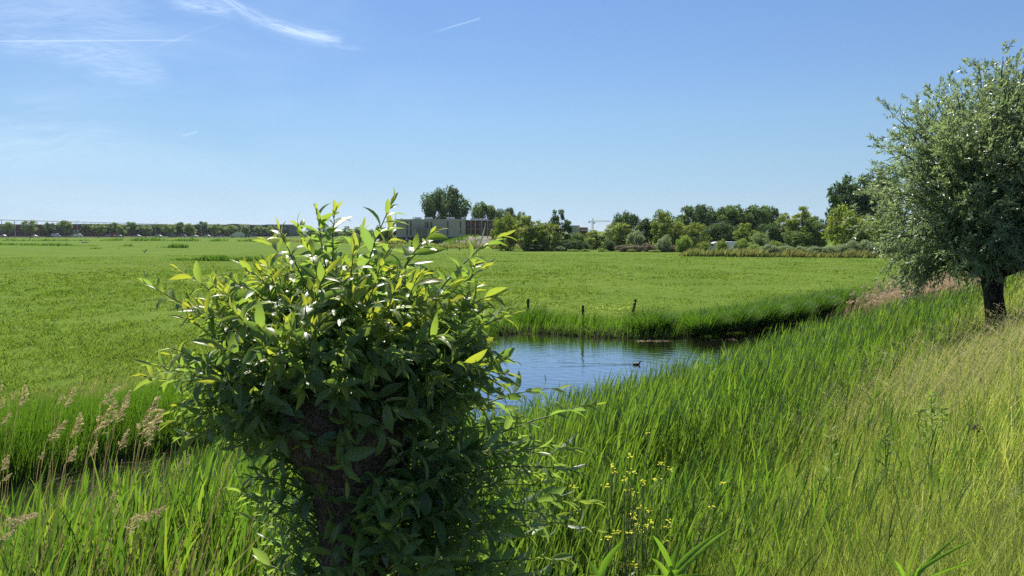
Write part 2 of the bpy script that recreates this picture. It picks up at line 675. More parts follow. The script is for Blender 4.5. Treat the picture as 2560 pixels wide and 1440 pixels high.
gm, nt, o = new_mat('ground_soil_and_turf')
w = NW(nt)
pos = world_pos(nt)
turf = mixc(nt, w.sstep(w.noise(pos, .09, 4), .35, .65), (.074, .136, .020), (.110, .176, .028))
turf = mixc(nt, w.sstep(w.noise(pos, 1.3, 4, .7), .35, .7), turf, (.135, .195, .030))
turf = mixc(nt, w.m('MULTIPLY', w.sstep(w.noise(pos, .035, 3), .55, .75), .5), turf, (.15, .165, .045))
soil = mixc(nt, w.sstep(w.noise(pos, 2.0, 4), .35, .65), (.020, .024, .010), (.050, .046, .024))
gc = mixc(nt, attr(nt), soil, turf)
p = nt.nodes.new('ShaderNodeBsdfPrincipled')
nt.links.new(gc, p.inputs['Base Color'])
p.inputs['Roughness'].default_value = .95
p.inputs['Specular IOR Level'].default_value = .02
bp = nt.nodes.new('ShaderNodeBump')
bp.inputs['Strength'].default_value = .6
bp.inputs['Distance'].default_value = .12
nt.links.new(w.noise(pos, 4.0, 5, .7), bp.inputs['Height'])
nt.links.new(bp.outputs[0], p.inputs['Normal'])
nt.links.new(p.outputs[0], o.inputs[0])
ter = MB().add(np.stack([XX, YY, ZZ], -1), tq, r=cover).build('ground', gm)
tag(ter, 'flat green polder meadow and the dyke slope falling to the ditch', kind='structure')

# water
DUCK = G(1592, 912, 0.0)
wm, nt, o = new_mat('ditch_water')
w = NW(nt)
pos = world_pos(nt)
mp = nt.nodes.new('ShaderNodeMapping')
mp.inputs['Scale'].default_value = (.55, 1.9, 1)
nt.links.new(pos, mp.inputs[0])
sx, sy, sz = w.sep(pos)
rx, ry = w.m('SUBTRACT', sx, float(DUCK[0]) - .1), w.m('SUBTRACT', sy, float(DUCK[1]))
rr = w.m('SQRT', w.m('ADD', w.m('MULTIPLY', rx, rx), w.m('MULTIPLY', ry, ry)))
rings = w.m('MULTIPLY', w.m('SINE', w.m('MULTIPLY', rr, 11.0)), w.sstep(rr, .3, 9.0, .55, 0.0))
arm = w.m('MULTIPLY_ADD', w.m('ABSOLUTE', ry), 1.0, w.m('MULTIPLY', rx, .16))      # the two arms of the wake
ag = w.m('DIVIDE', arm, .10)
wake = w.m('MULTIPLY', w.m('POWER', 2.718, w.m('MULTIPLY', w.m('MULTIPLY', ag, ag), -1.0)), w.sstep(rx, -5.5, -.2))
wake = w.m('MULTIPLY', wake, w.sstep(rx, -.15, .05, 1.0, 0.0))
hgt = w.m('ADD', w.m('MULTIPLY', w.noise(mp.outputs[0], 2.4, 3, .5), 1.1), w.m('ADD', w.m('MULTIPLY', rings, .22), w.m('MULTIPLY', wake, .9)))
bp = nt.nodes.new('ShaderNodeBump')
bp.inputs['Strength'].default_value = .35
bp.inputs['Distance'].default_value = .03
nt.links.new(hgt, bp.inputs['Height'])
p = nt.nodes.new('ShaderNodeBsdfPrincipled')
p.inputs['Base Color'].default_value = (.016, .017, .010, 1)
p.inputs['Roughness'].default_value = .04
p.inputs['IOR'].default_value = 1.33
p.inputs['Specular IOR Level'].default_value = .75
nt.links.new(bp.outputs[0], p.inputs['Normal'])
gl = nt.nodes.new('ShaderNodeBsdfGlossy')
gl.inputs['Roughness'].default_value = .03
gl.inputs['Color'].default_value = (.97, .97, .97, 1)
nt.links.new(bp.outputs[0], gl.inputs['Normal'])
lw = nt.nodes.new('ShaderNodeLayerWeight')
lw.inputs[0].default_value = .5
nt.links.new(bp.outputs[0], lw.inputs['Normal'])
mx = nt.nodes.new('ShaderNodeMixShader')
nt.links.new(w.sstep(lw.outputs['Facing'], .55, 1.0, 0.0, .85), mx.inputs[0])
nt.links.new(p.outputs[0], mx.inputs[1])
nt.links.new(gl.outputs[0], mx.inputs[2])
nt.links.new(mx.outputs[0], o.inputs[0])
c4 = [(*xy(u, n), 0.0) for u, n in ((-60, 7.5), (110, 7.5), (110, 26), (-60, 26))]
tag(MB().add(c4, [(0, 1, 2, 3)]).build('water', wm), 'still ditch water reflecting the blue sky', kind='structure')

# ------------------------------------------------------------------ sampling of vegetation
WIND = 0.0        # blows towards +X


def scatter(g, N, r0, r1, a0=-37, a1=37, pw=1.0):
    """points spread over the ground, thinner with distance"""
    t = g.random(N)
    r = (r0 ** (1 - pw) + t * (r1 ** (1 - pw) - r0 ** (1 - pw))) ** (1 / (1 - pw)) if pw != 1 else r0 * (r1 / r0) ** t
    a = np.radians(a0 + (a1 - a0) * g.random(N))
    return r * np.sin(a), r * np.cos(a)


def plant(x, y):
    return np.stack([x, y, H(x, y) - .02], 1)


def wind_az(g, N, spread=1.0):
    return WIND + g.normal(0, spread, N)


# meadow sward
g = rng(1)
mb = MB()
x, y = scatter(g, 330000, 17, 150, pw=1.15)
u, n = un(x, y)
fd = far_dist(u, n)
k = (fd > .8) & (n > 5)
x, y, fd = x[k], y[k], fd[k]
d = np.hypot(x, y)
N = len(x)
lump = np.interp(x - .12 * y, [-14, 2], [1.0, .15]) * np.interp(d, [20, 60, 110], [1.0, .9, .2])
tall = np.clip(fbm(x * .25, y * .25, 1.0, 3) * 2 - .55, .35, 1.5) * (1 + 1.7 * lump * np.clip(fbm(x * .8, y * .55, 14.0, 3) * 4 - 2.0, 0, 1))
L = (.07 + .10 * g.random(N)) * tall * np.interp(d, [17, 150], [1.0, 1.7])
v, q, t, _ = blades(plant(x, y), L, np.maximum(.006, d * .00055) * (1 + g.random(N)), wind_az(g, N, 1.4), .15 + .5 * g.random(N), .7 * g.random(N), 2, g.random(N) * 6.3)
mb.add(v, q, t, rep(np.clip(g.normal(.5, .25, N) + lump * (fbm(x * .5, y * .4, 24.0, 3) - .5) * 1.3, 0, 1), 5))
cxs, cys = scatter(g, 15000, 18, 95, -37, 24, pw=1.1)
cu, cn = un(cxs, cys)
cd = np.hypot(cxs, cys)
lmp = np.interp(cxs - .12 * cys, [-16, 4], [1.0, .12])
k = (far_dist(cu, cn) > 2) & (cn > 5) & (g.random(len(cxs)) < lmp * np.clip(fbm(cxs * .10, cys * .10, 41.0, 3) * 3.2 - .9, .05, 1))
cxs, cys, cd = cxs[k], cys[k], cd[k]
nb_ = 16
cr = .08 + .22 * g.random(len(cxs))
x = rep(cxs, nb_) + g.normal(0, 1, len(cxs) * nb_) * rep(cr, nb_)
y = rep(cys, nb_) + g.normal(0, 1, len(cxs) * nb_) * rep(cr, nb_)
N = len(x)
d = rep(cd, nb_)
v, q, t, _ = blades(plant(x, y), rep(.12 + .20 * g.random(len(cxs)), nb_) * (.6 + .6 * g.random(N)), np.maximum(.006, d * .0006) * (1 + .6 * g.random(N)), wind_az(g, N, 1.6), .2 + .6 * g.random(N), .4 + .9 * g.random(N), 3, g.random(N) * 6.3)
mb.add(v, q, t, rep(np.clip(rep(g.normal(.55, .32, len(cxs)), nb_) + g.normal(0, .12, N), 0, 1), 7))
tag(mb.build('meadow_grass', M['meadow_blade']), 'short bright green grass of the wide flat meadow', 'grass', kind='stuff')

# longer grass heads and beige grass behind the far bank on the near meadow edge
mb = MB()
x, y = scatter(g, 90000, 18, 60, pw=1.0)
u, n = un(x, y)
fd = far_dist(u, n)
k = (fd > 2.2) & (fd < np.where(u < 26, 6.5, 3.0)) & (g.random(len(x)) < .5)
x, y = x[k], y[k]
N = len(x)
d = np.hypot(x, y)
v, q, t, _ = blades(plant(x, y), .25 + .30 * g.random(N), np.maximum(.005, d * .00045), wind_az(g, N, .6), .1 + .4 * g.random(N), .5 * g.random(N), 3, g.random(N) * 6.3)
mb.add(v, q, t, rep(np.clip(g.random(N) * 1.1, 0, 1), 7))
tag(mb.build('rough_grass', M['rough_grass']), 'rough beige flowering grass along the meadow edge of the ditch', 'grass', kind='stuff')

# bright rushes and sedge right along the far water line
mb = MB()
x, y = scatter(g, 240000, 13, 62, pw=1.0)
u, n = un(x, y)
fd = far_dist(u, n)
lim = np.interp(u, [22, 26, 32, 40], [3.2, 1.8, 2.1, 2.8])
k = (fd > -.12) & (fd < lim) & (u > -14)
x, y, fd, u, lim = x[k], y[k], fd[k], u[k], lim[k]
N = len(x)
d = np.hypot(x, y)
hh = np.interp(u, [-10, 8, 22, 30, 40, 60], [1.36, 1.30, .95, .80, .95, 1.0]) * (.6 + .5 * fbm(x * .5, y * .5, 5.0, 2) * 1.3)
L = hh * (.65 + .45 * g.random(N)) * np.interp(fd / lim, [0, .3, 1], [.9, 1.05, .55])
v, q, t, _ = blades(plant(x, y), L, np.maximum(.008, d * .00060) * (.8 + .6 * g.random(N)), wind_az(g, N, .9), .06 + .22 * g.random(N), .55 * g.random(N) + .1, 3, g.random(N) * 6.3)
mb.add(v, q, t, rep(np.clip(g.normal(.55, .28, N), 0, 1), 7))
tag(mb.build('bank_rushes', M['rush_leaf']), 'tall bright green rushes along the far water line', 'rushes', kind='stuff')

# green reed bed on the near bank
mb = MB()
sx_, sy_ = scatter(g, 70000, 3.6, 70, pw=1.05)
u, n = un(sx_, sy_)
edge_lo = np.interp(u, [-10, 2, 6, 12, 20, 34, 60], [4.6, 4.5, 3.2, 3.3, 4.2, 5.0, 5.6]) + (fbm(sx_ * .5, sy_ * .5, 2.0, 3) - .5) * 2.6
clump = fbm(sx_ * .8, sy_ * .8, 9.0, 2)
k = (n > .6) & (g.random(len(sx_)) < np.interp(n - edge_lo, [-3.0, -1.4, .0, 1.0], [.006, .07, .40, 1.0])) & (n < 9.75 + .5 * (clump - .5)) & (g.random(len(sx_)) < np.clip(clump * 2.2 - .2, .35, 1)) & (g.random(len(sx_)) < np.interp(sx_ / sy_, [-.66, -.42, -.3], [.7, .9, 1]))
x, y = sx_[k], sy_[k]
u, n = un(x, y)
N = len(x)
d = np.hypot(x, y)
top = np.interp(u, [-10, 4, 9, 14, 40], [2.10, 2.1, 1.62, 1.58, 1.4]) * np.interp(n, [.5, 3, 5, 8.5, 9.8], [.22, .55, .9, 1.0, .95]) * (.75 + .4 * g.random(N)) * (.8 + .4 * fbm(x * .6, y * .6, 7.0, 2))
az = wind_az(g, N, .5)
ln = .03 + .13 * g.random(N)
b0 = plant(x, y)
wst = np.maximum(.006, d * .0005)
v, q, t, tip = blades(b0, top * .9, wst, az, ln, .18, 2, g.random(N) * 6.3, (1, .8))
rr_ = np.clip(g.normal(.45, .28, N), 0, 1)
mb.add(v, q, t, rep(rr_, 5))
nl = 6
for j in range(nl):
    f = .28 + .70 * j / (nl - 1)
    a_ = ln + .09 * f
    bp_ = b0 + (top * .9 * f)[:, None] * np.stack([np.sin(a_) * np.cos(az), np.sin(a_) * np.sin(az), np.cos(a_)], 1)
    laz = np.where(g.random(N) < .62, wind_az(g, N, .55), g.random(N) * 6.3)
    LL = (.26 + .22 * g.random(N)) * np.interp(n, [1, 4], [.55, 1]) * np.interp(f, [.28, .6, 1], [.8, 1.1, .95])
    v, q, t, _ = blades(bp_, LL, np.maximum((.014 + .008 * g.random(N)) * np.interp(n, [1, 4], [.5, 1]), d * .0008), laz, .08 + .30 * g.random(N) * (1.2 - .5 * f), .18 + .75 * g.random(N) ** 2.5, 3, laz + np.pi / 2 + g.normal(0, .7, N), (.55, 1.0, .6))
    mb.add(v, q, t, rep(np.clip(rr_ + g.normal(0, .15, N), 0, 1), 7))
tag(mb.build('green_reeds', M['reed_leaf']), 'dense green common reed on the near bank of the ditch', 'reeds', kind='stuff')

# grass of the dyke slope
mb = MB()
sx_, sy_ = scatter(g, 230000, 2.6, 75, -16, 37, pw=1.1)
u, n = un(sx_, sy_)
edge_hi = np.interp(u, [-10, 2, 6, 12, 20, 34, 60], [4.4, 5.2, 5.0, 5.6, 6.6, 7.2, 8.0]) + (fbm(sx_ * .5, sy_ * .5, 2.0, 3) - .5) * 2.6
k = (n < edge_hi) & (n > -5)
x, y = sx_[k], sy_[k]
u, n = un(x, y)
N = len(x)
d = np.hypot(x, y)
hgt_ = np.interp(d, [2.5, 5, 12, 30], [.34, .46, .62, .7]) * (.55 + .9 * fbm(x * .7, y * .7, 11.0, 3))
v, q, t, _ = blades(plant(x, y), hgt_ * (.5 + .8 * g.random(N)), np.maximum(.0050, d * .00100) * (.5 + 1.0 * g.random(N)), wind_az(g, N, 1.1), .03 + .26 * g.random(N), .1 + .8 * g.random(N) ** 1.5, 3, g.random(N) * 6.3, (1, .9, .6))
dry = np.clip(fbm(x * .45, y * .45, 21.0, 3) * 1.7 - .55 + np.interp(n, [-1, 1.5, 3.5], [.34, .08, -.3]), 0, 1)
mb.add(v, q, t, rep(np.clip(g.normal(.33, .26, N) + dry * .55 * g.random(N) * 1.3, 0, 1), 7))
cxs, cys = scatter(g, 4200, 3.0, 60, -10, 37, pw=1.0)
cu, cn = un(cxs, cys)
k = (cn < 6.0) & (cn > -4)
cxs, cys = cxs[k], cys[k]
nb_ = 16
cr = .05 + .12 * g.random(len(cxs))
x = rep(cxs, nb_) + g.normal(0, 1, len(cxs) * nb_) * rep(cr, nb_)
y = rep(cys, nb_) + g.normal(0, 1, len(cxs) * nb_) * rep(cr, nb_)
N = len(x)
d = np.hypot(x, y)
v, q, t, _ = blades(plant(x, y), rep(.25 + .35 * g.random(len(cxs)), nb_) * (.6 + .6 * g.random(N)), np.maximum(rep(.005 + .009 * g.random(len(cxs)) ** 2, nb_), d * .0008), wind_az(g, N, 1.3), .1 + .5 * g.random(N), .3 + .9 * g.random(N), 4, g.random(N) * 6.3, (.8, 1, .8, .5))
mb.add(v, q, t, rep(np.clip(rep(g.normal(.30, .30, len(cxs)), nb_) + g.normal(0, .1, N), 0, 1), 9))
tag(mb.build('slope_grass', M['bank_grass']), 'yellowing wild grass covering the dyke slope', 'grass', kind='stuff')

# straw coloured grass heads nodding in the wind over the slope
mb = MB()
sx_, sy_ = scatter(g, 11000, 3.4, 60, 2, 37, pw=.85)
u, n = un(sx_, sy_)
k = (n < 4.4 + (fbm(sx_, sy_, 0, 2) - .5) * 2) & (n > -4) & (g.random(len(sx_)) < np.clip(fbm(sx_ * .35, sy_ * .35, 31.0, 3) * 3.4 - 1.75 + np.interp(n, [0, 1.5, 3.0, 4.0], [.4, .3, -.1, -.6]) + np.interp(np.hypot(sx_, sy_), [5, 9, 13, 24], [-.3, .0, .6, .3]), .015, 1))
x, y = sx_[k], sy_[k]
N = len(x)
d = np.hypot(x, y)
az = wind_az(g, N, .35)
Lh = np.interp(d, [3, 12, 40], [.80, 1.30, 1.45]) * (.7 + .5 * g.random(N))
v, q, t, tip = blades(plant(x, y), Lh, np.maximum(.002, d * .00035), az, .05 + .2 * g.random(N), .55 + .5 * g.random(N), 4, g.random(N) * 6.3, (1, 1, 1, 1))
mb.add(v, q, t, rep(.2 + .3 * g.random(N), 9))
for j in range(11):
    f = j / 10.0
    dirs = np.stack([np.cos(az) * .8, np.sin(az) * .8, -.35 - .3 * f + 0 * az], 1)
    bb = tip + unit(dirs) * ((f - .55) * .15)[None] if False else tip + unit(dirs) * (f - .6) * .20 + g.normal(0, .006, (N, 3))
    v, q, t, _ = blades(bb, .022 + .024 * g.random(N), np.maximum(.0030, d * .00055), az + g.normal(0, .8, N), 1.2 + .7 * g.random(N), .5, 2, g.random(N) * 6.3, (1, .9))
    mb.add(v, q, t, rep(.4 + .6 * g.random(N), 5))
tag(mb.build('seeding_grass', M['seed_head']), 'straw coloured grass heads nodding over the dyke slope', 'grass', kind='stuff')

# pale dry reed bed behind, along the near water line towards the pollard willow
mb = MB()
x, y = scatter(g, 30000, 30, 85, 14, 37, pw=1.0)
u, n = un(x, y)
k = (n > 6.6) & (n < 12.6) & (g.random(len(x)) < np.interp(u - .3 * (n - 9), [41, 46, 51], [.0, .35, 1]))
x, y = x[k], y[k]
N = len(x)
d = np.hypot(x, y)
az = wind_az(g, N, .3)
Ls = 1.5 + .6 * g.random(N)
v, q, t, tip = blades(plant(x, y), Ls, d * .0005, az, .08 + .15 * g.random(N), .25, 3, g.random(N) * 6.3, (1, 1, .8))
mb.add(v, q, t, rep(.3 * g.random(N), 7))
for j in range(7):
    bb = tip + np.array([.10, 0, .02]) * (j / 6.0 - .3) + g.normal(0, .02, (N, 3))
    v, q, t, _ = blades(bb, .09 + .08 * g.random(N), np.maximum(.012, d * .0009), az + g.normal(0, .6, N), .6 + .7 * g.random(N), .6, 2, g.random(N) * 6.3, (1, .9))
    mb.add(v, q, t, rep(.1 + .6 * g.random(N), 5))
tag(mb.build('dry_reeds', M['dry_straw']), 'pale dry reed bed along the bank behind the pollard willow', 'reeds', kind='stuff')

# bands of rushes out in the meadow (the field ditches), seen edge-on
mb = MB()
for (pa, ya, pb, yb, z_h, cnt, wid) in (
        (380, 117, 660, 112, .8, 2600, 1.6), (640, 112, 1000, 104, .5, 1500, 1.4), (150, 190, 450, 172, .9, 1500, 2.5),
        (-40, 235, 330, 215, .7, 1200, 2.5), (250, 330, 1000, 285, 1.5, 5200, 7.0), (-60, 330, 260, 325, .7, 900, 4.0), (330, 205, 470, 195, 1.3, 500, 1.5)):
    s = g.random(cnt)
    yy = ya + (yb - ya) * s + g.normal(0, wid * .4, cnt)
    xx = np.array([X_at(pa + (pb - pa) * a, b) for a, b in zip(s, yy)])
    kp = fbm(xx * .16, yy * .07, 4.0, 3) > .40 + .22 * g.random(cnt)
    xx, yy = xx[kp], yy[kp]
    cnt = len(xx)
    dd = np.hypot(xx, yy)
    v, q, t, _ = blades(plant(xx, yy), z_h * (.2 + .9 * g.random(cnt)) * np.clip(fbm(xx * .16, yy * .07, 4.0, 3) * 3 - .9, .25, 1.3), dd * .0010, wind_az(g, cnt, 1.2), .1 + .3 * g.random(cnt), .4, 2, g.random(cnt) * 6.3)
    mb.add(v, q, t, rep(np.clip(g.normal(.35, .25, cnt), 0, 1), 5))
tag(mb.build('field_rushes', M['rush_leaf']), 'dark bands of rushes along the drains across the meadow', 'rushes', kind='stuff')

# strips of tall beige grass at the far edges of the meadow
mb = MB()
for (pa, ya, pb, yb, z_h, cnt, wid) in ((1695, 133, 2260, 124, 1.5, 12000, 8.0), (900, 205, 1330, 178, 1.6, 5200, 9.0), (640, 300, 1010, 240, 1.4, 3200, 16.0)):
    s = g.random(cnt)
    yy = ya + (yb - ya) * s + wid * g.random(cnt)
    xx = np.array([X_at(pa + (pb - pa) * a, b) for a, b in zip(s, yy)])
    dd = np.hypot(xx, yy)
    v, q, t, _ = blades(plant(xx, yy), z_h * (.25 + .75 * g.random(cnt)) * np.clip(fbm(xx * .25, yy * .25, 6.0, 3) * 2.6 - .5, .3, 1.2) * np.interp(s, [0, .04], [.3, 1]), dd * .0010, wind_az(g, cnt, .8), .08 + .3 * g.random(cnt), .4, 2, g.random(cnt) * 6.3)
    mb.add(v, q, t, np.clip(rep(.0 + g.normal(.15, .2, cnt), 5) + np.tile([0, 0, .25, .25, .45], cnt), 0, 1))
tag(mb.build('beige_grass', M['rough_grass']), 'strip of tall beige grass at the far edge of the meadow', 'grass', kind='stuff')

# ------------------------------------------------------------------ the small pollard willow beside the camera
g = rng(7)
WY = 2.4
S = WY / F
foot = P(885, 1440, WY)
WB = np.array([foot[0], WY, float(H(foot[0], WY))])
willow = empty('pollard_willow', WB, 'small leafy pollard willow with thick knobbly head, closest tree to the viewer', 'tree')


def loc(v, o):
    return np.asarray(v, float) - np.array(o)


prof = [(1640, 885, 118), (1500, 885, 92), (1440, 884, 84), (1340, 880, 84), (1260, 884, 96), (1190, 888, 118), (1120, 878, 150), (1060, 864, 180),
        (1000, 856, 196), (950, 850, 196), (905, 850, 170), (880, 850, 120), (868, 850, 40)]
pz = np.array([P(a[1], a[0], WY) for a in prof])
hz = np.array([WB[2] - .1] + list(pz[:, 2]))
hx = np.array([pz[0, 0]] + list(pz[:, 0]))
hr = np.array([125 * S] + [a[2] * S for a in prof])
zz = np.linspace(hz[0], hz[-1], 110)
th = np.linspace(0, 2 * np.pi, 72, endpoint=False)
Zg, Tg = np.meshgrid(zz, th, indexing='ij')
rg = np.interp(Zg, hz, hr)
cx = np.interp(Zg, hz, hx)
kn = np.clip((Zg - pz[6, 2]) / .15, 0, 1)
nx_, ny_ = np.cos(Tg) * rg * 9, np.sin(Tg) * rg * 9
rg2 = rg * (1 + .30 * kn * (fbm(nx_, ny_, Zg * 9, 3) - .5) + .10 * (fbm(nx_ * 2.2, ny_ * 2.2, Zg * 8, 3) - .5)) + .022 * (np.abs(fbm(nx_ * 3.2, ny_ * 3.2, Zg * 14, 3) - .5) * 2 - .3)
tv = np.stack([cx + np.cos(Tg) * rg2, WY + np.sin(Tg) * rg2, Zg], -1).reshape(-1, 3)
na = len(th)
q = []
for i in range(len(zz) - 1):
    for j in range(na):
        q.append((i * na + j, i * na + (j + 1) % na, (i + 1) * na + (j + 1) % na, (i + 1) * na + j))
MB().add(loc(tv, WB), q).build('trunk', M['bark'], willow)
HEAD_C = P(855, 985, WY)


def head_point(az, zf):
    """a point on the pollard head"""
    z = HEAD_C[2] + zf
    r = np.interp(z, hz, hr) * .93
    return np.array([np.interp(z, hz, hx) + math.cos(az) * r, WY + math.sin(az) * r, z])


def shoot_parts(base, tip, g, lift=.25, lmax=.075, r0=.0042, spacing=.0165, sag=0.0, t0=.10, wind=.22, young=.5):
    base, tip = np.asarray(base, float), np.asarray(tip, float)
    D = tip - base
    L = np.linalg.norm(D)
    ctrl = base + D * .5 + np.array([0, 0, lift * L]) + g.normal(0, .04 * L, 3)
    pts = bez(base, ctrl, tip, 14)
    pts[1:] += np.cumsum(g.normal(0, .0022, (13, 3)), 0)
    rad = np.linspace(r0, r0 * .28, 14)
    sv, sq, stt = tube(pts, rad, 5)
    n = max(6, int(L * (1 - t0) / spacing))
    tt = np.linspace(t0, 1.0, n)
    seg = np.interp(tt, np.linspace(0, 1, 14), np.arange(14))
    bp = np.stack([np.interp(seg, np.arange(14), pts[:, k]) for k in range(3)], 1)
    tan = unit(np.stack([np.interp(seg, np.arange(14), np.gradient(pts[:, k])) for k in range(3)], 1))
    ph = g.random() * 6.3 + np.arange(n) * 2.4 + g.normal(0, .35, n)
    up = np.array([0, 0, 1.0])
    a = unit(np.cross(tan, np.where(np.abs(tan[:, 2:]) > .95, np.array([1.0, 0, 0]), up)))
    b = np.cross(tan, a)
    rad_d = a * np.cos(ph)[:, None] + b * np.sin(ph)[:, None]
    ang = np.interp(tt, [0, .75, 1], [1.15, .80, .22]) + g.normal(0, .18, n)
    d = tan * np.cos(ang)[:, None] + rad_d * np.sin(ang)[:, None]
    d = d + np.array([wind, 0, .04]) + g.normal(0, .10, (n, 3))
    nrm = unit(tan * .8 + up * .45 - rad_d * .3 + g.normal(0, .42, (n, 3)))
    Ll = lmax * np.interp(tt, [0, .12, .6, .9, 1], [.55, .85, 1.0, .78, .50]) * (.62 + .50 * g.random(n))
    wd = Ll * (.25 + .16 * g.random(n) ** 1.3) * np.interp(tt, [0, .3, .9, 1], [1.35, 1.1, .85, .6])
    cu = np.interp(tt, [0, .8, 1], [.9, 1.0, .6]) * (.05 + 1.5 * g.random(n))
    col = np.clip(np.interp(tt, [0, .55, .85, 1], [.10, .30, .62, .92]) * (.6 + .8 * young) + g.normal(0, .10, n), 0, 1)
    lv, lq = leaves(bp, d, nrm, Ll, wd, cu, .30 + .2 * g.random(), 5, (.10, .72, 1.0, .92, .55, .03))
    return (sv, sq, stt), (lv, lq, rep(col, 18))


def add_shoot(parts, dst_stem, dst_leaf):
    (sv, sq, stt), (lv, lq, r) = parts
    dst_stem.add(loc(sv, WB), sq, stt)
    dst_leaf.add(loc(lv, WB), lq, r=r)


def shoot(base, tip, **k):
    sp = shoot_parts(base, tip, g, **k)
    a, b = MB(), MB()
    add_shoot(sp, a, b)
    s = a.build('shoot', M['willow_stem'], willow)
    b.build('leaves', M['willow_leaf'], s)


# shoots whose tips stand out against the meadow and the sky: (tip px, tip py, distance offset, base side angle, base height)
HERO = [
    (985, 492, .02, 60, .15, .10), (992, 560, .10, 70, .16, .15), (832, 532, -.02, 100, .14, .35), (795, 520, .06, 110, .16, .2), (742, 545, .05, 120, .15, .15),
    (706, 560, -.1, 130, .14, .12), (1090, 585, -.08, 40, .14, .25), (1060, 600, .12, 50, .15, .2), (1262, 590, .04, 20, .13, .28), (1215, 665, -.1, 10, .11, .22),
    (1180, 650, .15, 20, .12, .2), (1290, 792, .02, 5, .06, .2), (1275, 770, .2, 15, .08, .2), (455, 662, .02, 165, .12, .06), (382, 718, -.05, 175, .09, .02),
    (360, 912, -.05, 185, .02, .02), (352, 948, .08, 190, -.02, .05), (425, 1062, -.1, 200, -.05, .12), (520, 705, .1, 150, .14, .1), (560, 690, -.12, 150, .13, .1),
    (620, 665, .12, 140, .14, .1), (690, 690, -.25, 240, .12, .1), (880, 610, -.2, 280, .13, .15), (905, 575, .1, 90, .17, .15), (955, 640, -.25, 290, .12, .12),
    (1040, 680, -.3, 310, .1, .15), (1130, 720, -.2, 330, .1, .2), (1240, 740, -.12, 345, .08, .22), (1225, 850, -.2, 350, .03, .2), (1290, 938, 0, 0, .0, .3),
    (1200, 985, -.15, 340, -.04, .25), (760, 610, -.2, 250, .14, .1), (660, 600, .15, 120, .16, .1), (580, 780, -.35, 225, .08, .15), (470, 800, -.2, 200, .06, .1),
    (430, 870, -.25, 205, .02, .1), (980, 720, -.4, 300, .08, .2), (820, 700, -.4, 265, .10, .2), (720, 790, -.45, 250, .06, .2), (1100, 830, -.4, 315, .03, .2),
    # drooping over the face of the head
    (640, 1040, -.3, 230, -.02, .5), (760, 980, -.42, 262, .05, .5), (860, 1090, -.36, 275, -.0, .4), (1000, 1020, -.38, 300, .0, .45), (575, 1130, -.2, 215, -.06, .25),
    (500, 1010, -.15, 205, -.02, .2), (1090, 960, -.35, 320, .02, .3), (930, 930, -.42, 285, .08, .4), (560, 940, -.35, 220, .02, .3), (690, 900, -.45, 245, .08, .4),
    (470, 950, -.3, 205, .02, .25), (530, 870, -.4, 215, .05, .25), (640, 820, -.45, 235, .08, .3), (1180, 900, -.3, 335, .03, .3), (1130, 1040, -.25, 330, -.06, .3),
]
for tp, ty, dy, ba, bz, lift in HERO:
    shoot(head_point(R(ba) + g.normal(0, .12), bz + g.normal(0, .012)), P(tp, ty, WY + dy), lift=lift * .8, lmax=.092 + .014 * g.random(), young=.40 + .5 * g.random())

# shoots from the trunk below the head: long willowy ones to the right, a few short ones in front and on the left
LOW = [
    (1395, 975, .18, 1130, 20, .16), (1500, 1012, .10, 1210, 5, .14), (1440, 1130, .0, 1240, 0, .16), (1455, 1190, -.05, 1290, -10, .18), (1300, 1060, .1, 1160, 10, .18),
    (1380, 1290, -.05, 1350, -15, .2), (1520, 1330, .05, 1400, 0, .2), (1500, 1260, .2, 1360, 10, .18), (1250, 1130, -.15, 1230, -30, .2), (1330, 1210, -.1, 1320, -20, .2),
    (1410, 1400, -.1, 1450, -20, .22), (1480, 1450, 0, 1500, 0, .2), (1260, 1330, -.25, 1420, -40, .22), (1130, 1190, -.25, 1300, -50, .2), (1180, 1280, -.25, 1380, -50, .2),
    (1060, 1230, -.25, 1380, -70, .15), (990, 1150, -.2, 1320, -80, .1), (1000, 1330, -.3, 1480, -75, .15), (1120, 1400, -.3, 1500, -60, .2), (930, 1290, -.25, 1450, -90, .1),
    (790, 1160, -.2, 1300, -110, .1), (740, 1290, -.1, 1380, -140, .15), (690, 1330, .05, 1400, 180, .2), (700, 1180, -.1, 1240, -150, .2), (620, 1150, .0, 1200, 175, .2),
    (900, 1400, -.3, 1560, -95, .1), (650, 1400, .05, 1480, 170, .2), (1300, 1440, -.25, 1560, -35, .2), (1060, 1120, -.22, 1220, -60, .15), (830, 1340, -.25, 1500, -110, .1),
    (1220, 1010, .1, 1120, 10, .2), (1350, 1110, .2, 1260, 20, .2), (1260, 1200, .25, 1330, 30, .2), (1370, 1340, .25, 1440, 20, .2), (1190, 1100, .2, 1240, 30, .2),
]
for tp, ty, dy, by, ba, lift in LOW:
    z = P(885, by, WY)[2]
    r = np.interp(z, hz, hr) * .95
    b0_ = np.array([np.interp(z, hz, hx) + math.cos(R(ba)) * r, WY + math.sin(R(ba)) * r, z])
    shoot(b0_, P(tp, ty, WY + dy), lift=lift, lmax=.100, wind=.10, young=.30, t0=.14, spacing=.019)

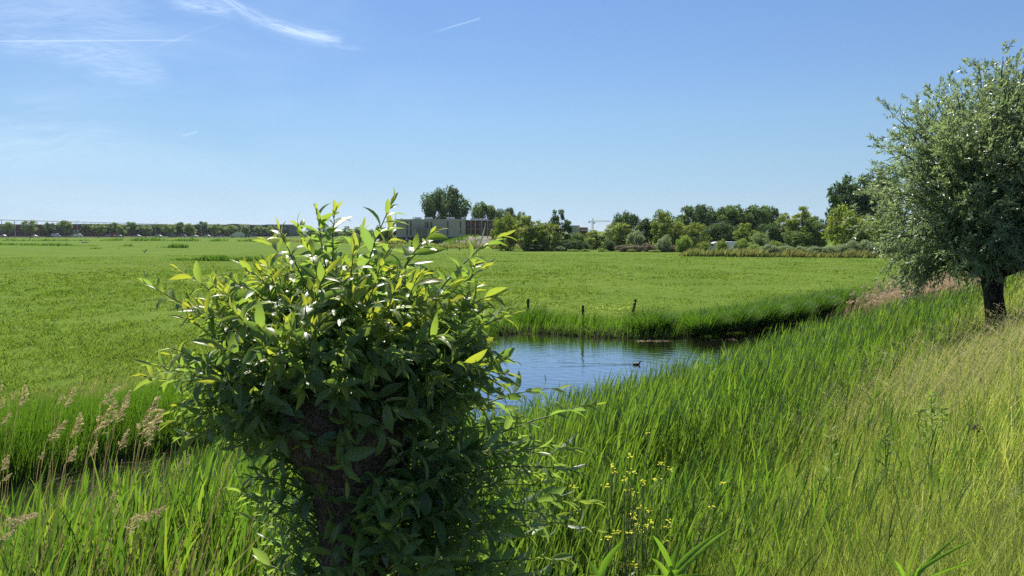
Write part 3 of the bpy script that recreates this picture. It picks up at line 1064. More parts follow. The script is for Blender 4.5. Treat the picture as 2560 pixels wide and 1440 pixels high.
# the mass of shorter shoots that fill the crown between them
fs, fl = MB(), MB()
for k in range(340):
    az = g.random() * 2 * np.pi
    e = -.40 + g.random() ** .85 * 1.85
    b0_ = head_point(az, np.clip(.17 * math.sin(e) - .02, -.16, .15) + g.normal(0, .01))
    rx_, ry_, rz_ = .54, .46, .37
    ce, se = math.cos(e), math.sin(e)
    tpv = HEAD_C + np.array([math.cos(az) * abs(ce) ** .6 * rx_, math.sin(az) * abs(ce) ** .6 * ry_, .05 + math.copysign(abs(se) ** .7, se) * rz_]) * (.66 + .36 * g.random())
    add_shoot(shoot_parts(b0_, tpv, g, lift=.16, lmax=.074 + .022 * g.random(), r0=.0030, young=.2 + .4 * g.random() + (.60 if e > .5 else .1), spacing=.0175), fs, fl)  # upper shoots get brighter leaf colour: the crown's sunlit top painted in
# leafy shoots all the way down the trunk: (region of the tips, how many, nearest and farthest offset)
for (xa, xb, ya, yb, cnt, d0, d1) in ((590, 770, 1060, 1480, 44, -.15, .28), (1030, 1280, 1000, 1480, 64, -.20, .32), (1240, 1430, 1100, 1480, 30, -.15, .25),
                                      (930, 1080, 1200, 1480, 9, -.34, -.20), (430, 620, 940, 1110, 34, -.2, .25), (600, 1060, 860, 980, 18, -.46, -.30), (1060, 1290, 880, 1040, 36, -.25, .3)):
    for k in range(cnt):
        tpx, tpy, dy = xa + (xb - xa) * g.random(), ya + (yb - ya) * g.random(), d0 + (d1 - d0) * g.random()
        tpv = P(tpx, tpy, WY + dy)
        z = min(tpv[2] - .02 - .16 * g.random(), hz[-1] - .03) if tpy > 1060 else min(tpv[2] + .04 * g.random(), hz[-1] - .04)
        ba = math.atan2(dy, (tpx - 880) * S) + g.normal(0, .25)
        r = np.interp(z, hz, hr) * .95
        b0_ = np.array([np.interp(z, hz, hx) + math.cos(ba) * r, WY + math.sin(ba) * r, z])
        add_shoot(shoot_parts(b0_, tpv, g, lift=.18, lmax=.078 + .014 * g.random(), r0=.0033, young=.08 + .2 * g.random(), spacing=.020, wind=.1, t0=.2), fs, fl)
so = fs.build('side_shoots', M['willow_stem'], willow)
tag(so, kind='stuff')
tag(fl.build('foliage', M['willow_leaf'], willow), kind='stuff')

# ------------------------------------------------------------------ the older pollard willow on the slope
g = rng(11)
TY = 19.0
tx = X_at(2487, TY, 2.4)
TB = np.array([tx, TY, float(H(tx, TY))])
old = empty('pollard_willow', TB, 'large grey green pollard willow with round crown on the grassy dyke slope', 'tree')
hd = P(2478, 668, TY)
kz = [TB[2] - .1, P(2490, 800, TY)[2], P(2484, 740, TY)[2], P(2480, 700, TY)[2], P(2478, 675, TY)[2], P(2478, 655, TY)[2], P(2478, 640, TY)[2]]
kx = [tx + .03, tx + .02, X_at(2482, TY, 3.2), X_at(2480, TY, 3.6), hd[0], hd[0], hd[0]]
kr = [.30, .235, .205, .23, .34, .40, .25]
zz = np.linspace(kz[0], kz[-1], 60)
th = np.linspace(0, 2 * np.pi, 40, endpoint=False)
Zg, Tg = np.meshgrid(zz, th, indexing='ij')
rg = np.interp(Zg, kz, kr)
rg = rg * (1 + .22 * (fbm(np.cos(Tg) * 2.2, np.sin(Tg) * 2.2, Zg * 1.6, 3) - .5)) + .05 * (fbm(np.cos(Tg) * 7, np.sin(Tg) * 7, Zg * 3, 3) - .5)
tv = np.stack([np.interp(Zg, kz, kx) + np.cos(Tg) * rg, TY + np.sin(Tg) * rg, Zg], -1).reshape(-1, 3)
na = len(th)
q = [(i * na + j, i * na + (j + 1) % na, (i + 1) * na + (j + 1) % na, (i + 1) * na + j) for i in range(len(zz) - 1) for j in range(na)]
trunk_o = MB().add(loc(tv, TB), q).build('trunk', M['bark_far'], old)
hd = np.array([hd[0], TY, P(2478, 655, TY)[2]])
stem_mb, leaf_mb = MB(), MB()
bough_n = 0


def crown_radius(e):
    return np.interp(e, [-25, -10, 0, 18, 42, 55, 68, 85, 90], [1.7, 2.4, 2.65, 3.15, 3.8, 4.3, 4.75, 5.0, 5.0])


lb, ld, ln_, lr = [], [], [], []
for k in range(430):
    az = g.random() * 2 * np.pi
    e = R(-16 + 102 * g.random() ** 1.0)
    if g.random() < .25:
        e = R(40 + 48 * g.random())
    if math.sin(az) < -.2:
        e = max(e, R(4 * g.random()))
    rr_ = crown_radius(math.degrees(e)) * (.64 + .38 * g.random() ** .6)
    dirv = np.array([math.cos(e) * math.cos(az), math.cos(e) * math.sin(az), math.sin(e)])
    b0_ = hd + np.array([math.cos(az) * .3, math.sin(az) * .3, -.05 + .2 * g.random()])
    tipv = hd + dirv * rr_ + np.array([.12, 0, 0])
    ctrl = b0_ + (tipv - b0_) * .45 + np.array([0, 0, .28 * rr_ * math.cos(e) + .1]) - np.array([dirv[0], dirv[1], 0]) * .12 * rr_
    pts = bez(b0_, ctrl, tipv, 10)
    pts[1:] += np.cumsum(g.normal(0, .025, (9, 3)), 0)
    if k % 3 == 0 or k < 40:
        v, q, t = tube(pts, np.linspace(.028 + .012 * g.random(), .006, 10), 5)
        stem_mb.add(loc(v, TB), q, t, mi=0)
    nt_ = 15
    for f in np.linspace(.22, 1.0, nt_):
        i = f * 9
        pt = np.array([np.interp(i, np.arange(10), pts[:, c]) for c in range(3)])
        tn = unit(np.array([np.interp(i, np.arange(10), np.gradient(pts[:, c])) for c in range(3)]))
        td = unit(tn * .9 + g.normal(0, .55, 3) + dirv * .25 + np.array([.15, 0, -.12]))
        tl = (.30 + .42 * g.random()) * (1.0 if f < .9 else .8)
        nlf = 22
        s = np.linspace(.1, 1, nlf)[:, None]
        pp = pt + td * tl * s + np.array([.08, 0, -.20]) * tl * s * s
        if g.random() < .30:
            v, q, t = tube(np.vstack([pt, pp[5], pp[11], pp[-1]]), np.linspace(.006, .002, 4), 3, False)
            stem_mb.add(loc(v, TB), q, mi=0)
        lb.append(pp + g.normal(0, .02, pp.shape))
        ld.append(td + g.normal(0, .55, pp.shape) + np.array([.15, 0, -.10]))
        lr.append(np.clip(g.normal(.5, .25, nlf), 0, 1))
lb, ld, lr = np.vstack(lb), np.vstack(ld), np.concatenate(lr)
N = len(lb)
v, q = leaves(lb, ld, g.normal(0, 1, (N, 3)) + np.array([0, 0, .7]), .095 + .045 * g.random(N), .026 + .011 * g.random(N), .5 * g.random(N), .25, 2, (.25, 1.0, .05))
leaf_mb.add(loc(v, TB), q, r=rep(lr, 9))
for k, (ax, ay, l) in enumerate(((-1, -.2, .85), (1, -.1, .8), (-.5, .8, .7), (.5, .7, .7), (-.55, -.8, .6), (.6, -.7, .6))):
    b0_ = hd + np.array([ax * .25, ay * .25, -.22])
    e0 = b0_ + np.array([ax * l, ay * l, .45 * l])
    v, q, t = tube(bez(b0_, b0_ + np.array([ax * l * .55, ay * l * .55, .05]), e0, 7), np.linspace(.15, .06, 7), 8)
    MB().add(loc(v, TB), q, t).build('bough', M['bark_far'], old)
stem_mb.build('branches', M['bark_far'], old)
leaf_mb.build('crown', M['white_willow'], old)

# ------------------------------------------------------------------ distant trees
CACHE = {}


def crown_mesh(kind, var, tint):
    """crown of about 10 m height made of leaf clumps gathered round many limbs"""
    key = (kind, var, tint)
    if key in CACHE:
        return CACHE[key]
    g = rng(100 + var * 7 + sum(map(ord, kind)))
    mb, tb = MB(), MB()
    spec = {
        'street': (3.2, 3.2, 10.0, 40, 1.15, 4200, .34),
        'round': (5.0, 1.2, 10.0, 70, 1.35, 8500, .38),
        'tall': (2.7, .2, 10.0, 50, 1.0, 5200, .33),
        'loose': (3.2, .0, 10.0, 52, 1.0, 5200, .30),
        'bush': (6.0, -.6, 10.0, 80, 1.8, 8000, .42),
        'broad': (7.0, -.2, 10.0, 100, 1.6, 11000, .40),
        'poplar': (6.2, .6, 10.0, 110, 1.2, 13000, .36),
    }[kind]
    rw, z0, z1, nb, br, nl, ls = spec
    zc, rh = (z0 + z1) / 2, (z1 - z0) / 2
    limbs = []
    for i in range(nb):
        d = unit(g.normal(0, 1, 3))
        rr_ = (.35 + .65 * g.random() ** .45)
        zf = d[2] * rr_
        wid = rw * {'tall': .9, 'loose': 1.0}.get(kind, 1.0)
        if kind in ('street', 'round', 'broad', 'poplar'):
            wid *= np.interp(zf, [-1, -.4, .2, 1], [.75, 1.0, 1.0, .9])
        if kind == 'tall':
            wid *= np.interp(zf, [-1, -.2, 1], [.8, 1.0, .55])
        c = np.array([d[0] * rr_ * wid, d[1] * rr_ * wid, zc + zf * rh])
        c += g.normal(0, .25, 3)
        b = br * (.55 + .75 * g.random())
        if kind in ('loose', 'tall') and g.random() < .2:
            c[2] += .5
            b *= .6
        limbs.append((c, b))
    wts = np.array([b ** 2 for c, b in limbs])
    cnt = np.maximum(8, (nl * wts / wts.sum()).astype(int))
    for (c, b), m_ in zip(limbs, cnt):
        d = unit(g.normal(0, 1, (m_, 3)))
        el = np.array([1, 1, 1.25 if kind in ('poplar', 'tall') else .85])
        p = c + d * el * b * (.35 + .68 * g.random((m_, 1)) ** .6)
        nrm = unit(d + g.normal(0, .6, (m_, 3)) + np.array([0, 0, .25]))
        a = unit(np.cross(nrm, g.normal(0, 1, (m_, 3))))
        bb = np.cross(nrm, a)
        s = (ls * (.55 + .8 * g.random(m_)))[:, None]
        V = np.stack([p - a * s * .8, p - bb * s * .42, p + a * s * .8, p + bb * s * .42], 1)
        o_ = (np.arange(m_) * 4)[:, None]
        mb.add(V.reshape(-1, 3), o_ + np.array([0, 1, 2, 3]), r=rep(np.clip(g.normal(.5, .26, m_) + g.normal(0, .08), 0, 1), 4))
    tr = .17 if kind == 'street' else .24
    lean = g.normal(0, .2, 2)
    tp = np.array([[0, 0, -.4], [0, 0, 1.2], [lean[0], lean[1], z0 + rh * .8], [lean[0] * 1.5, lean[1] * 1.5, zc + rh * .6]])
    v, q, t = tube(tp, [tr * 1.25, tr, tr * .7, tr * .2], 7)
    tb.add(v, q, t)
    for (c, b) in limbs[::4]:
        f = g.random() * .6 + .2
        s0 = tp[1] * (1 - f) + tp[2] * f
        v, q, t = tube(np.array([s0, (s0 + c) / 2 + np.array([0, 0, -.2]), c]), [tr * .4, tr * .25, tr * .08], 4)
        tb.add(v, q, t)
    CACHE[key] = (mb.mesh('crown', M['crown_' + tint]), tb.mesh('trunk', M['bark_far']))
    return CACHE[key]


_tc_ = 0


def Zat(py, Y):
    d = ray(1280, py)
    return CAM_Z + d[2] * Y / d[1]


def tree(px, top, wpx, Y, kind, tint, label, name='tree', cat='tree', group=None, base=None):
    """a tree or bush standing on the ground at distance Y whose outline spans wpx pixels and reaches row `top` in the photograph"""
    global _tc_
    _tc_ += 1
    z0 = MEADOW_Z if base is None else Zat(base, Y)
    if base is None:
        z0 = float(H(X_at(px, Y), Y))
    X = X_at(px, Y, z0)
    hgt = max(Zat(top, Y) - z0, .5)
    o = empty(name, (X, Y, z0), label, cat, group, rz=_tc_ * 2.39996)
    cm, tm = crown_mesh(kind, _tc_ % 3, tint)
    rwid = {'street': 3.8, 'round': 5.3, 'tall': 2.7, 'loose': 3.2, 'bush': 6.6, 'broad': 7.2, 'poplar': 6.4}[kind]
    sx = (wpx * Y / F * .5) / rwid
    sz = hgt / 10.3
    a, b = link('crown', cm, o), link('trunk', tm, o)
    for q_ in (a, b):
        q_.scale = (sx, sx, sz)
    return o


ORD = ['first', 'second', 'third', 'fourth', 'fifth', 'sixth', 'seventh', 'eighth', 'ninth', 'tenth', 'eleventh', 'twelfth', 'thirteenth', 'fourteenth', 'fifteenth',
       'sixteenth', 'seventeenth', 'eighteenth', 'nineteenth', 'twentieth', 'twenty-first', 'twenty-second', 'twenty-third', 'twenty-fourth', 'twenty-fifth',
       'twenty-sixth', 'twenty-seventh', 'twenty-eighth', 'twenty-ninth', 'thirtieth', 'thirty-first', 'thirty-second', 'thirty-third', 'thirty-fourth']
RY = 455.0
front_row = [(21, 551, 34), (76, 549, 44), (164, 549, 36), (246, 556, 38), (308, 560, 36), (364, 561, 38), (423, 557, 36), (477, 557, 38), (537, 558, 38), (578, 559, 38), (613, 560, 28), (648, 562, 28), (682, 561, 32)]
for i, (px, tp, wp_) in enumerate(front_row):
    tree(px, tp, wp_, RY + (i % 3) * 4, 'street', 'street', f'{ORD[i]} tree from the left end of the front row along the far road', 'street_tree', group='street trees along the far road')
back_row = [(123, 555, 34), (216, 558, 26), (270, 556, 34), (286, 555, 30), (330, 553, 30), (397, 557, 32), (449, 554, 32), (509, 552, 30), (556, 561, 30), (596, 561, 26)]
for i, (px, tp, wp_) in enumerate(back_row):
    tree(px, tp, wp_, RY + 45 + (i % 2) * 6, 'street', 'mid', f'{ORD[i]} darker tree from the left in the back row beyond the far road', 'street_tree', group='street trees beyond the far road')
for i, (px, tp, wp_) in enumerate([(776, 566, 26), (808, 560, 24), (838, 562, 24), (868, 566, 26), (897, 563, 24)]):
    tree(px, tp, wp_, RY + 75, 'loose', 'street', f'{ORD[i]} small hazy tree from the left behind the near willow shoots', 'small_tree', group='small trees left of the apartment block')
for i, (px, tp, wp_) in enumerate([(735, 577, 50), (790, 578, 55), (845, 577, 60), (905, 574, 60)]):
    tree(px, tp, wp_, RY + 130, 'bush', 'street', f'{ORD[i]} low rounded shrub from the left in the hazy distance', 'shrub', 'shrub', group='low shrubs on the horizon')

TREES = [
    # px, top, width, Y, kind, tint, label, name, base
    (1113, 471, 128, 330, 'poplar', 'dark', 'tallest dark dense poplar clump behind the tan apartment block', 'poplar_tree', None),
    (1210, 504, 62, 320, 'round', 'mid', 'rounded tree next to the tall dark poplar clump', 'tree', None),
    (1262, 519, 66, 325, 'round', 'dark', 'broad dark tree behind the roof of the balcony wing', 'tree', None),
    (1301, 531, 50, 300, 'round', 'mid', 'small tree peeping over the leaning willow', 'tree', None),
    (1040, 543, 50, 330, 'bush', 'street', 'low pale tree peeping over the flat apartment roof', 'tree', None),
    (955, 566, 50, 285, 'bush', 'mid', 'rounded dark shrub beside the end wall of the apartment block', 'shrub', None),
    (980, 560, 34, 280, 'loose', 'dark', 'narrow dark shrub touching the end wall of the apartment block', 'shrub', None),
    (925, 572, 46, 290, 'bush', 'street', 'pale shrub farther from the end wall of the apartment block', 'shrub', None),
    (1263, 538, 66, 172, 'broad', 'yellow', 'leaning olive green willow in front of the earth mound', 'willow_tree', None),
    (1318, 542, 74, 170, 'loose', 'yellow', 'feathery olive willow next to the leaning willow by the mound', 'willow_tree', None),
    (1347, 545, 58, 172, 'loose', 'yellow', 'slim olive willow second from the leaning one', 'willow_tree', None),
    (1374, 553, 58, 168, 'loose', 'yellow', 'short yellowish willow beside the tall dark sparse tree', 'willow_tree', None),
    (1398, 527, 58, 180, 'loose', 'dark', 'dark sparse tree standing above its neighbours near the crane', 'tree', None),
    (1440, 580, 54, 185, 'bush', 'mid', 'rounded shrub below the second tan building', 'shrub', None),
    (1490, 573, 50, 182, 'loose', 'yellow', 'olive shrub below the white tower crane', 'shrub', None),
    (1518, 574, 40, 180, 'loose', 'street', 'grey green shrub beside the jib of the crane', 'shrub', None),
    (1567, 531, 80, 230, 'broad', 'dark', 'broad dark rounded tree behind the end of the crane jib', 'tree', None),
    (1550, 553, 72, 178, 'loose', 'yellow', 'feathery olive tree in front of the broad dark rounded tree', 'tree', None),
    (1590, 578, 46, 172, 'bush', 'grey', 'silvery round shrub at the foot of the broad dark tree', 'shrub', None),
    (1612, 541, 52, 176, 'tall', 'mid', 'pointed dark green tree between two broad trees', 'tree', None),
    (1662, 530, 86, 215, 'broad', 'mid', 'broad mid green tree left of the long wood', 'tree', None),
    (1655, 532, 54, 170, 'loose', 'yellow', 'sparse olive tree with a forked trunk before the wood', 'tree', None),
    (1690, 542, 60, 172, 'loose', 'yellow', 'olive tree beside the forked sparse one', 'tree', None),
    (1738, 511, 92, 240, 'round', 'dark', 'tall ragged dark tree starting the long wood', 'tree', None),
    (1722, 520, 50, 250, 'loose', 'street', 'ragged tree leaning out at the start of the long wood', 'tree', None),
    (1792, 516, 88, 245, 'round', 'dark', 'first tall tree inside the long dark wood', 'tree', None),
    (1829, 513, 80, 240, 'round', 'mid', 'second tall tree inside the long dark wood', 'tree', None),
    (1862, 514, 70, 242, 'round', 'dark', 'third tall tree inside the long dark wood', 'tree', None),
    (1893, 512, 74, 240, 'round', 'mid', 'fourth tall tree inside the long dark wood', 'tree', None),
    (1922, 514, 56, 244, 'round', 'dark', 'last tall tree of the long dark wood, beside a gap', 'tree', None),
    (1800, 556, 100, 205, 'broad', 'dark', 'broad shadowy tree under the long dark wood', 'tree', None),
    (1925, 560, 80, 200, 'broad', 'dark', 'broad shadowy tree at the gap after the long wood', 'tree', None),
    (1744, 552, 60, 160, 'loose', 'yellow', 'small rounded olive tree before the shadowy wood', 'tree', None),
    (1864, 560, 60, 165, 'loose', 'yellow', 'feathery olive tree before the middle of the wood', 'tree', None),
    (1900, 575, 40, 160, 'loose', 'street', 'small grey green tree before the wood, near the lamp post', 'tree', None),
    (1964, 528, 54, 200, 'loose', 'yellow', 'slim tree first after the gap in the wood', 'tree', None),
    (2004, 519, 76, 190, 'loose', 'yellow', 'tall olive green tree with bare twigs at its top', 'tree', None),
    (2046, 527, 76, 185, 'loose', 'mid', 'olive tree touching the big yellow green willow bush', 'tree', None),
    (1985, 575, 60, 170, 'loose', 'mid', 'low tree under the olive trees with bare twigs', 'tree', None),
    (2124, 440, 120, 165, 'round', 'dark', 'big dark tree towering over the yellow green willow bush', 'tree', None),
    (2200, 424, 90, 170, 'round', 'dark', 'tall dark tree half hidden behind the large pollard willow', 'tree', None),
    (2120, 521, 120, 145, 'bush', 'yellow', 'big rounded yellow green willow bush below the dark tree', 'willow_bush', None),
    (2200, 540, 90, 150, 'bush', 'yellow', 'yellow green bush partly hidden behind the large pollard willow', 'willow_bush', None),
    # low things in front
    (1420, 598, 60, 168, 'bush', 'dark', 'almost black low bush at the meadow edge below the second building', 'bush', None),
    (1456, 603, 46, 167, 'bush', 'dark', 'second black low bush at the meadow edge, next to the crane', 'bush', None),
    (1523, 601, 40, 167, 'bush', 'dark', 'black low bush before the feathery olive tree', 'bush', None),
    (1432, 623, 30, 164, 'bush', 'fresh', 'small fresh green shrub before the black bush', 'shrub', None),
    (1464, 625, 26, 164, 'bush', 'fresh', 'second small fresh green shrub before the black bush', 'shrub', None),
    (1505, 622, 26, 163, 'bush', 'fresh', 'small fresh green shrub at the meadow edge below the crane jib', 'shrub', None),
    (1398, 614, 30, 165, 'bush', 'street', 'tall weedy shrub at the foot of the dark sparse tree', 'shrub', None),
    (1340, 612, 60, 166, 'bush', 'dark', 'dark undergrowth shrub at the foot of the olive willows', 'shrub', None),
    (1580, 623, 26, 160, 'bush', 'fresh', 'small fresh shrub before the brown brushwood', 'shrub', None),
    (1636, 625, 30, 158, 'bush', 'fresh', 'small fresh shrub between heaps of brown brushwood', 'shrub', None),
    (1660, 590, 40, 160, 'bush', 'grey', 'pale silvery shrub above the brown brushwood', 'shrub', None),
    (1712, 592, 50, 158, 'bush', 'fresh', 'light green shrub at the end of the brown brushwood', 'shrub', None),
    (1758, 603, 34, 150, 'bush', 'yellow', 'round light shrub before the dark wood', 'shrub', None),
    (1803, 600, 34, 150, 'bush', 'yellow', 'round light shrub next to the white van', 'shrub', None),
    (1855, 598, 40, 150, 'bush', 'fresh', 'light shrub between white van and feathery olive tree', 'shrub', None),
    (1938, 600, 40, 150, 'bush', 'yellow', 'light shrub beyond the grey hedge, first of two', 'shrub', None),
    (1890, 612, 60, 138, 'bush', 'fresh', 'low bright green bush at the end of the grey hedge', 'bush', None),
]
for px, tp, wp_, Y, kind, tint, label, name, base in TREES:
    tree(px, tp, wp_, Y, kind, tint, label, name, 'bush' if name in ('bush', 'willow_bush') else ('shrub' if name == 'shrub' else 'tree'), base=base)

# brown brushwood heaps along the meadow edge
for i, (px, tp, wp_) in enumerate([(1556, 613, 40), (1590, 611, 44), (1622, 609, 44), (1655, 611, 40), (1684, 613, 40), (1728, 616, 46)]):
    tree(px, tp, wp_, 162, 'bush', 'brown', f'{ORD[i]} brown brushwood heap from the left at the meadow edge', 'brushwood_heap', 'brushwood', 'brown brushwood at the meadow edge')
# grey green hedge of separate bushes
for i, (px, tp, wp_) in enumerate([(1925, 611, 54), (1962, 612, 54), (2000, 616, 50), (2040, 616, 54), (2080, 611, 60), (2122, 604, 64), (2165, 602, 64), (2205, 604, 64), (2250, 604, 70)]):
    tree(px, tp, wp_, 134 - i * .6, 'bush', 'grey', f'{ORD[i]} grey green bush from the left in the low rounded hedge', 'hedge_bush', 'bush', 'grey green bushes of the low hedge')

# ------------------------------------------------------------------ buildings
def wall_mat(name, col, col2, scale=.6, rough=.85):
    return solid_mat(name, col, col2, rough, .15, scale)


M['tan_brick'] = wall_mat('tan_brick', (.47, .415, .355), (.42, .37, .315), 2.5)
M['plinth'] = wall_mat('plinth', (.085, .075, .07), (.11, .10, .09), 1.5)
M['wood_clad'] = wall_mat('wood_clad', (.30, .17, .11), (.22, .13, .085), 1.2)
M['timber'] = wall_mat('timber', (.50, .37, .25), (.42, .30, .20), 2)
M['glass'] = solid_mat('glass', (.03, .04, .05), (.05, .065, .08), .08, .8, .4)
M['frame_grey'] = solid_mat('frame_grey', (.10, .10, .10), (.07, .07, .07), .5, .4)
M['white_paint'] = solid_mat('white_paint', (.78, .78, .76), (.66, .66, .64), .45, .5, 3)
M['pale_metal'] = solid_mat('pale_metal', (.52, .53, .54), (.42, .43, .45), .4, .5, 2)
M['red_brick'] = wall_mat('red_brick', (.19, .095, .075), (.15, .08, .065), .8)
M['dark_brick'] = wall_mat('dark_brick', (.07, .055, .05), (.095, .07, .062), .8)
M['dark_cladding'] = wall_mat('dark_cladding', (.055, .062, .078), (.08, .088, .105), .5, .5)
M['roof_grey'] = wall_mat('roof_grey', (.34, .36, .38), (.28, .30, .32), .4)
M['steel'] = solid_mat('steel', (.10, .11, .115), (.14, .15, .15), .5, .4, 1, metal=.3)
M['tyre'] = solid_mat('tyre', (.02, .02, .02), (.03, .03, .03), .8, .2)


def boxes(bl):
    m = MB()
    for b in bl:
        m.add(*box(*b))
    return m


def bpx(px0, px1, py0, py1, Y, depth, o, push=0.0):
    """box from a rectangle seen in the photograph, its front face at distance Y"""
    z1, z0 = Zat(py0, Y), Zat(py1, Y)
    a, b = X_at(px0, Y, (z0 + z1) / 2), X_at(px1, Y, (z0 + z1) / 2)
    return (a - o[0], b - o[0], Y - push - o[1], Y - push + depth - o[1], z0 - o[2], z1 - o[2])


# tan apartment block
AY = 262.0
ao = np.array([X_at(1075, AY), AY, Zat(608.7, AY)])
apt = empty('apartment_block', ao, 'long flat roofed tan apartment block with dark plinth and timber balcony wing', 'building')


def wallgrid(x0, x1, z0, z1, y, th, holes):
    """a wall with real openings: boxes between the holes"""
    xs = sorted({x0, x1, *[h[0] for h in holes], *[h[1] for h in holes]})
    out = []
    for a, b in zip(xs[:-1], xs[1:]):
        hs = sorted([(h[2], h[3]) for h in holes if h[0] <= a + 1e-6 and h[1] >= b - 1e-6])
        z = z0
        for h0, h1 in hs:
            if h0 > z:
                out.append((a, b, y, y + th, z, h0))
            z = h1
        if z < z1:
            out.append((a, b, y, y + th, z, z1))
    return boxes(out)


def rect(px0, px1, py0, py1, Y, o):
    b = bpx(px0, px1, py0, py1, Y, 1, o)
    return (b[0], b[1], b[4], b[5])


W1 = rect(990, 1163, 549.5, 593, AY, ao)
def cc(cx_, cy0, cy1, w_=28):     # crop coordinates of the close view of the block
    return (940 + (cx_ - w_ / 2) * .15625, 940 + (cx_ + w_ / 2) * .15625, 440 + cy0 * .15625, 440 + cy1 * .15625)


wins = [cc(500, 725, 825), cc(557, 725, 825), cc(793, 735, 830, 22), cc(828, 735, 830), cc(887, 735, 830), cc(1147, 725, 825), cc(1352, 725, 830, 22),
        cc(500, 852, 952), cc(557, 852, 952), cc(1147, 855, 958), cc(1352, 855, 925, 22)]
holes = [rect(*a, AY, ao) for a in wins]
wallgrid(*W1, 0, .35, holes).build('wall', M['tan_brick'], apt, False)
boxes([(W1[0], W1[1], .36, 14, W1[2], W1[3] - .05)]).build('wall', M['tan_brick'], apt, False)
for i, h in enumerate(holes):
    wf = boxes([(h[0], h[1], .14, .22, h[2], h[2] + .12), (h[0], h[1], .14, .22, h[3] - .12, h[3]), (h[0], h[0] + .1, .14, .22, h[2] + .12, h[3] - .12), (h[1] - .1, h[1], .14, .22, h[2] + .12, h[3] - .12)])
    wf.add(*box((h[0] + h[1]) / 2 - .04, (h[0] + h[1]) / 2 + .04, .14, .22, h[2] + .12, h[3] - .12))
    f_ = wf.build('window', M['frame_grey'], apt, False)
    boxes([(h[0], h[1], .25, .30, h[2], h[3])]).build('pane', M['wood_clad'] if i in (3, 4) else M['glass'], f_, False)
boxes([(W1[0] + .3, W1[1] - .2, .25, 13.5, -.3, W1[2])]).build('plinth', M['plinth'], apt, False)
boxes([(W1[0] - .15, W1[1] + .1, -.12, 14.2, W1[3], W1[3] + .22)]).build('roof', M['pale_metal'], apt, False)
door = rect(1014, 1018, 595, 602, AY, ao)
boxes([(door[0], door[1], .16, .24, door[2], door[3])]).build('notice', M['white_paint'], apt, False)
bands = [rect(990 + 9, 990 + 60, 562.6, 563.2, AY, ao), rect(998, 1125, 568.4, 569.1, AY, ao), rect(1000, 1045, 572.5, 573.0, AY, ao), rect(1060, 1120, 562.6, 563.2, AY, ao)]
boxes([(b[0], b[1], -.04, -.002, b[2], b[3]) for b in bands]).build('wall_trim', M['frame_grey'], apt, False)
# steel stair tower in front
st0 = rect(1038, 1070, 573, 608.7, AY - 3, ao)
boxes([(x_, x_ + .14, -3, -2.86, st0[2] - .2, st0[3]) for x_ in np.linspace(st0[0], st0[1], 3)]).build('stair_post', M['pale_metal'], apt, False)
bars = boxes([(x_, x_ + .07, -2.95, -2.87, st0[3] - 2.6, st0[3]) for x_ in np.linspace(st0[0] + .25, st0[1] - .1, 14)])
bars.add(*box(st0[0], st0[1] + .15, -3.02, -.4, st0[3], st0[3] + .12)).add(*box(st0[0], st0[1] + .15, -3.02, -.4, st0[3] - 2.75, st0[3] - 2.62))
bars.build('stair_screen', M['frame_grey'], apt, False)
boxes([(st0[0] + .3, st0[1] - .2, -2.6, -1.0, st0[2] - .2, st0[3] - 2.9)]).build('stair_door', M['wood_clad'], apt, False)
# balcony wing
W2 = rect(1163, 1247, 552, 590, AY + 3, ao)
boxes([(W2[0], W2[1], 5.0, 14, -.3, W2[3] - .05)]).build('wing_wall', M['wood_clad'], apt, False)
boxes([(W2[0], W2[1] + .2, 2.7, 14.1, W2[3], W2[3] + .28)]).build('wing_roof', M['pale_metal'], apt, False)
for zf in (0.0, .47):
    zz_ = W2[2] + (W2[3] - W2[2]) * zf
    boxes([(W2[0], W2[1], 2.95, 4.98, zz_ - .15, zz_ + .08)]).build('balcony_floor', M['timber'], apt, False)
    boxes([(x_, x_ + .05, 3.0, 3.05, zz_ + .09, zz_ + .95) for x_ in np.arange(W2[0] + .3, W2[1], .16)] + [(W2[0], W2[1], 2.99, 3.06, zz_ + .95, zz_ + 1.02)]).build('railing', M['frame_grey'], apt, False)
for cxp in (1430, 1520, 1592, 1690, 1788, 1862, 1950):
    x_ = rect(940 + cxp * .15625 - 1, 940 + cxp * .15625 + 1, 552, 590, AY + 3, ao)
    boxes([(x_[0], x_[1], 2.72, 2.94, -.3, W2[3])]).build('column', M['timber'], apt, False)
for zf in (.06, .53):
    for cxp in (1470, 1570, 1660, 1740, 1825, 1905):
        x_ = rect(940 + cxp * .15625 - 2.4, 940 + cxp * .15625 + 2.4, 552, 590, AY + 3, ao)
        z_ = W2[2] + (W2[3] - W2[2]) * zf
        f_ = boxes([(x_[0] - .1, x_[1] + .1, 4.92, 4.985, z_, z_ + 2.0)]).build('balcony_door', M['frame_grey'], apt, False)
        boxes([(x_[0], x_[1], 4.86, 4.90, z_ + .1, z_ + 1.9)]).build('pane', M['glass'], f_, False)
for a, b in ((620, 668), (672, 722), (792, 842), (848, 898), (1128, 1165), (1182, 1220), (1224, 1254), (1368, 1432)):
    x_ = rect(940 + a * .15625, 940 + b * .15625, 543, 549, AY + 4, ao)
    boxes([(x_[0], x_[1], 4, 5.6, W1[3] + .23, W1[3] + .95)]).build('roof_unit', M['pale_metal'], apt, False)
for a, b in ((1510, 1570), (1578, 1640), (1650, 1700), (1705, 1745), (1750, 1790)):
    x_ = rect(940 + a * .15625, 940 + b * .15625, 543, 549, AY + 7, ao)
    boxes([(x_[0], x_[1], 7, 8.4, W2[3] + .29, W2[3] + .85)]).build('roof_unit', M['pale_metal'], apt, False)
c_ = rect(1160, 1164, 543, 550, AY, ao)
boxes([(c_[0], c_[1] + .1, .1, .8, W1[3] + .23, W1[3] + 1.1)]).build('chimney', M['tan_brick'], apt, False)

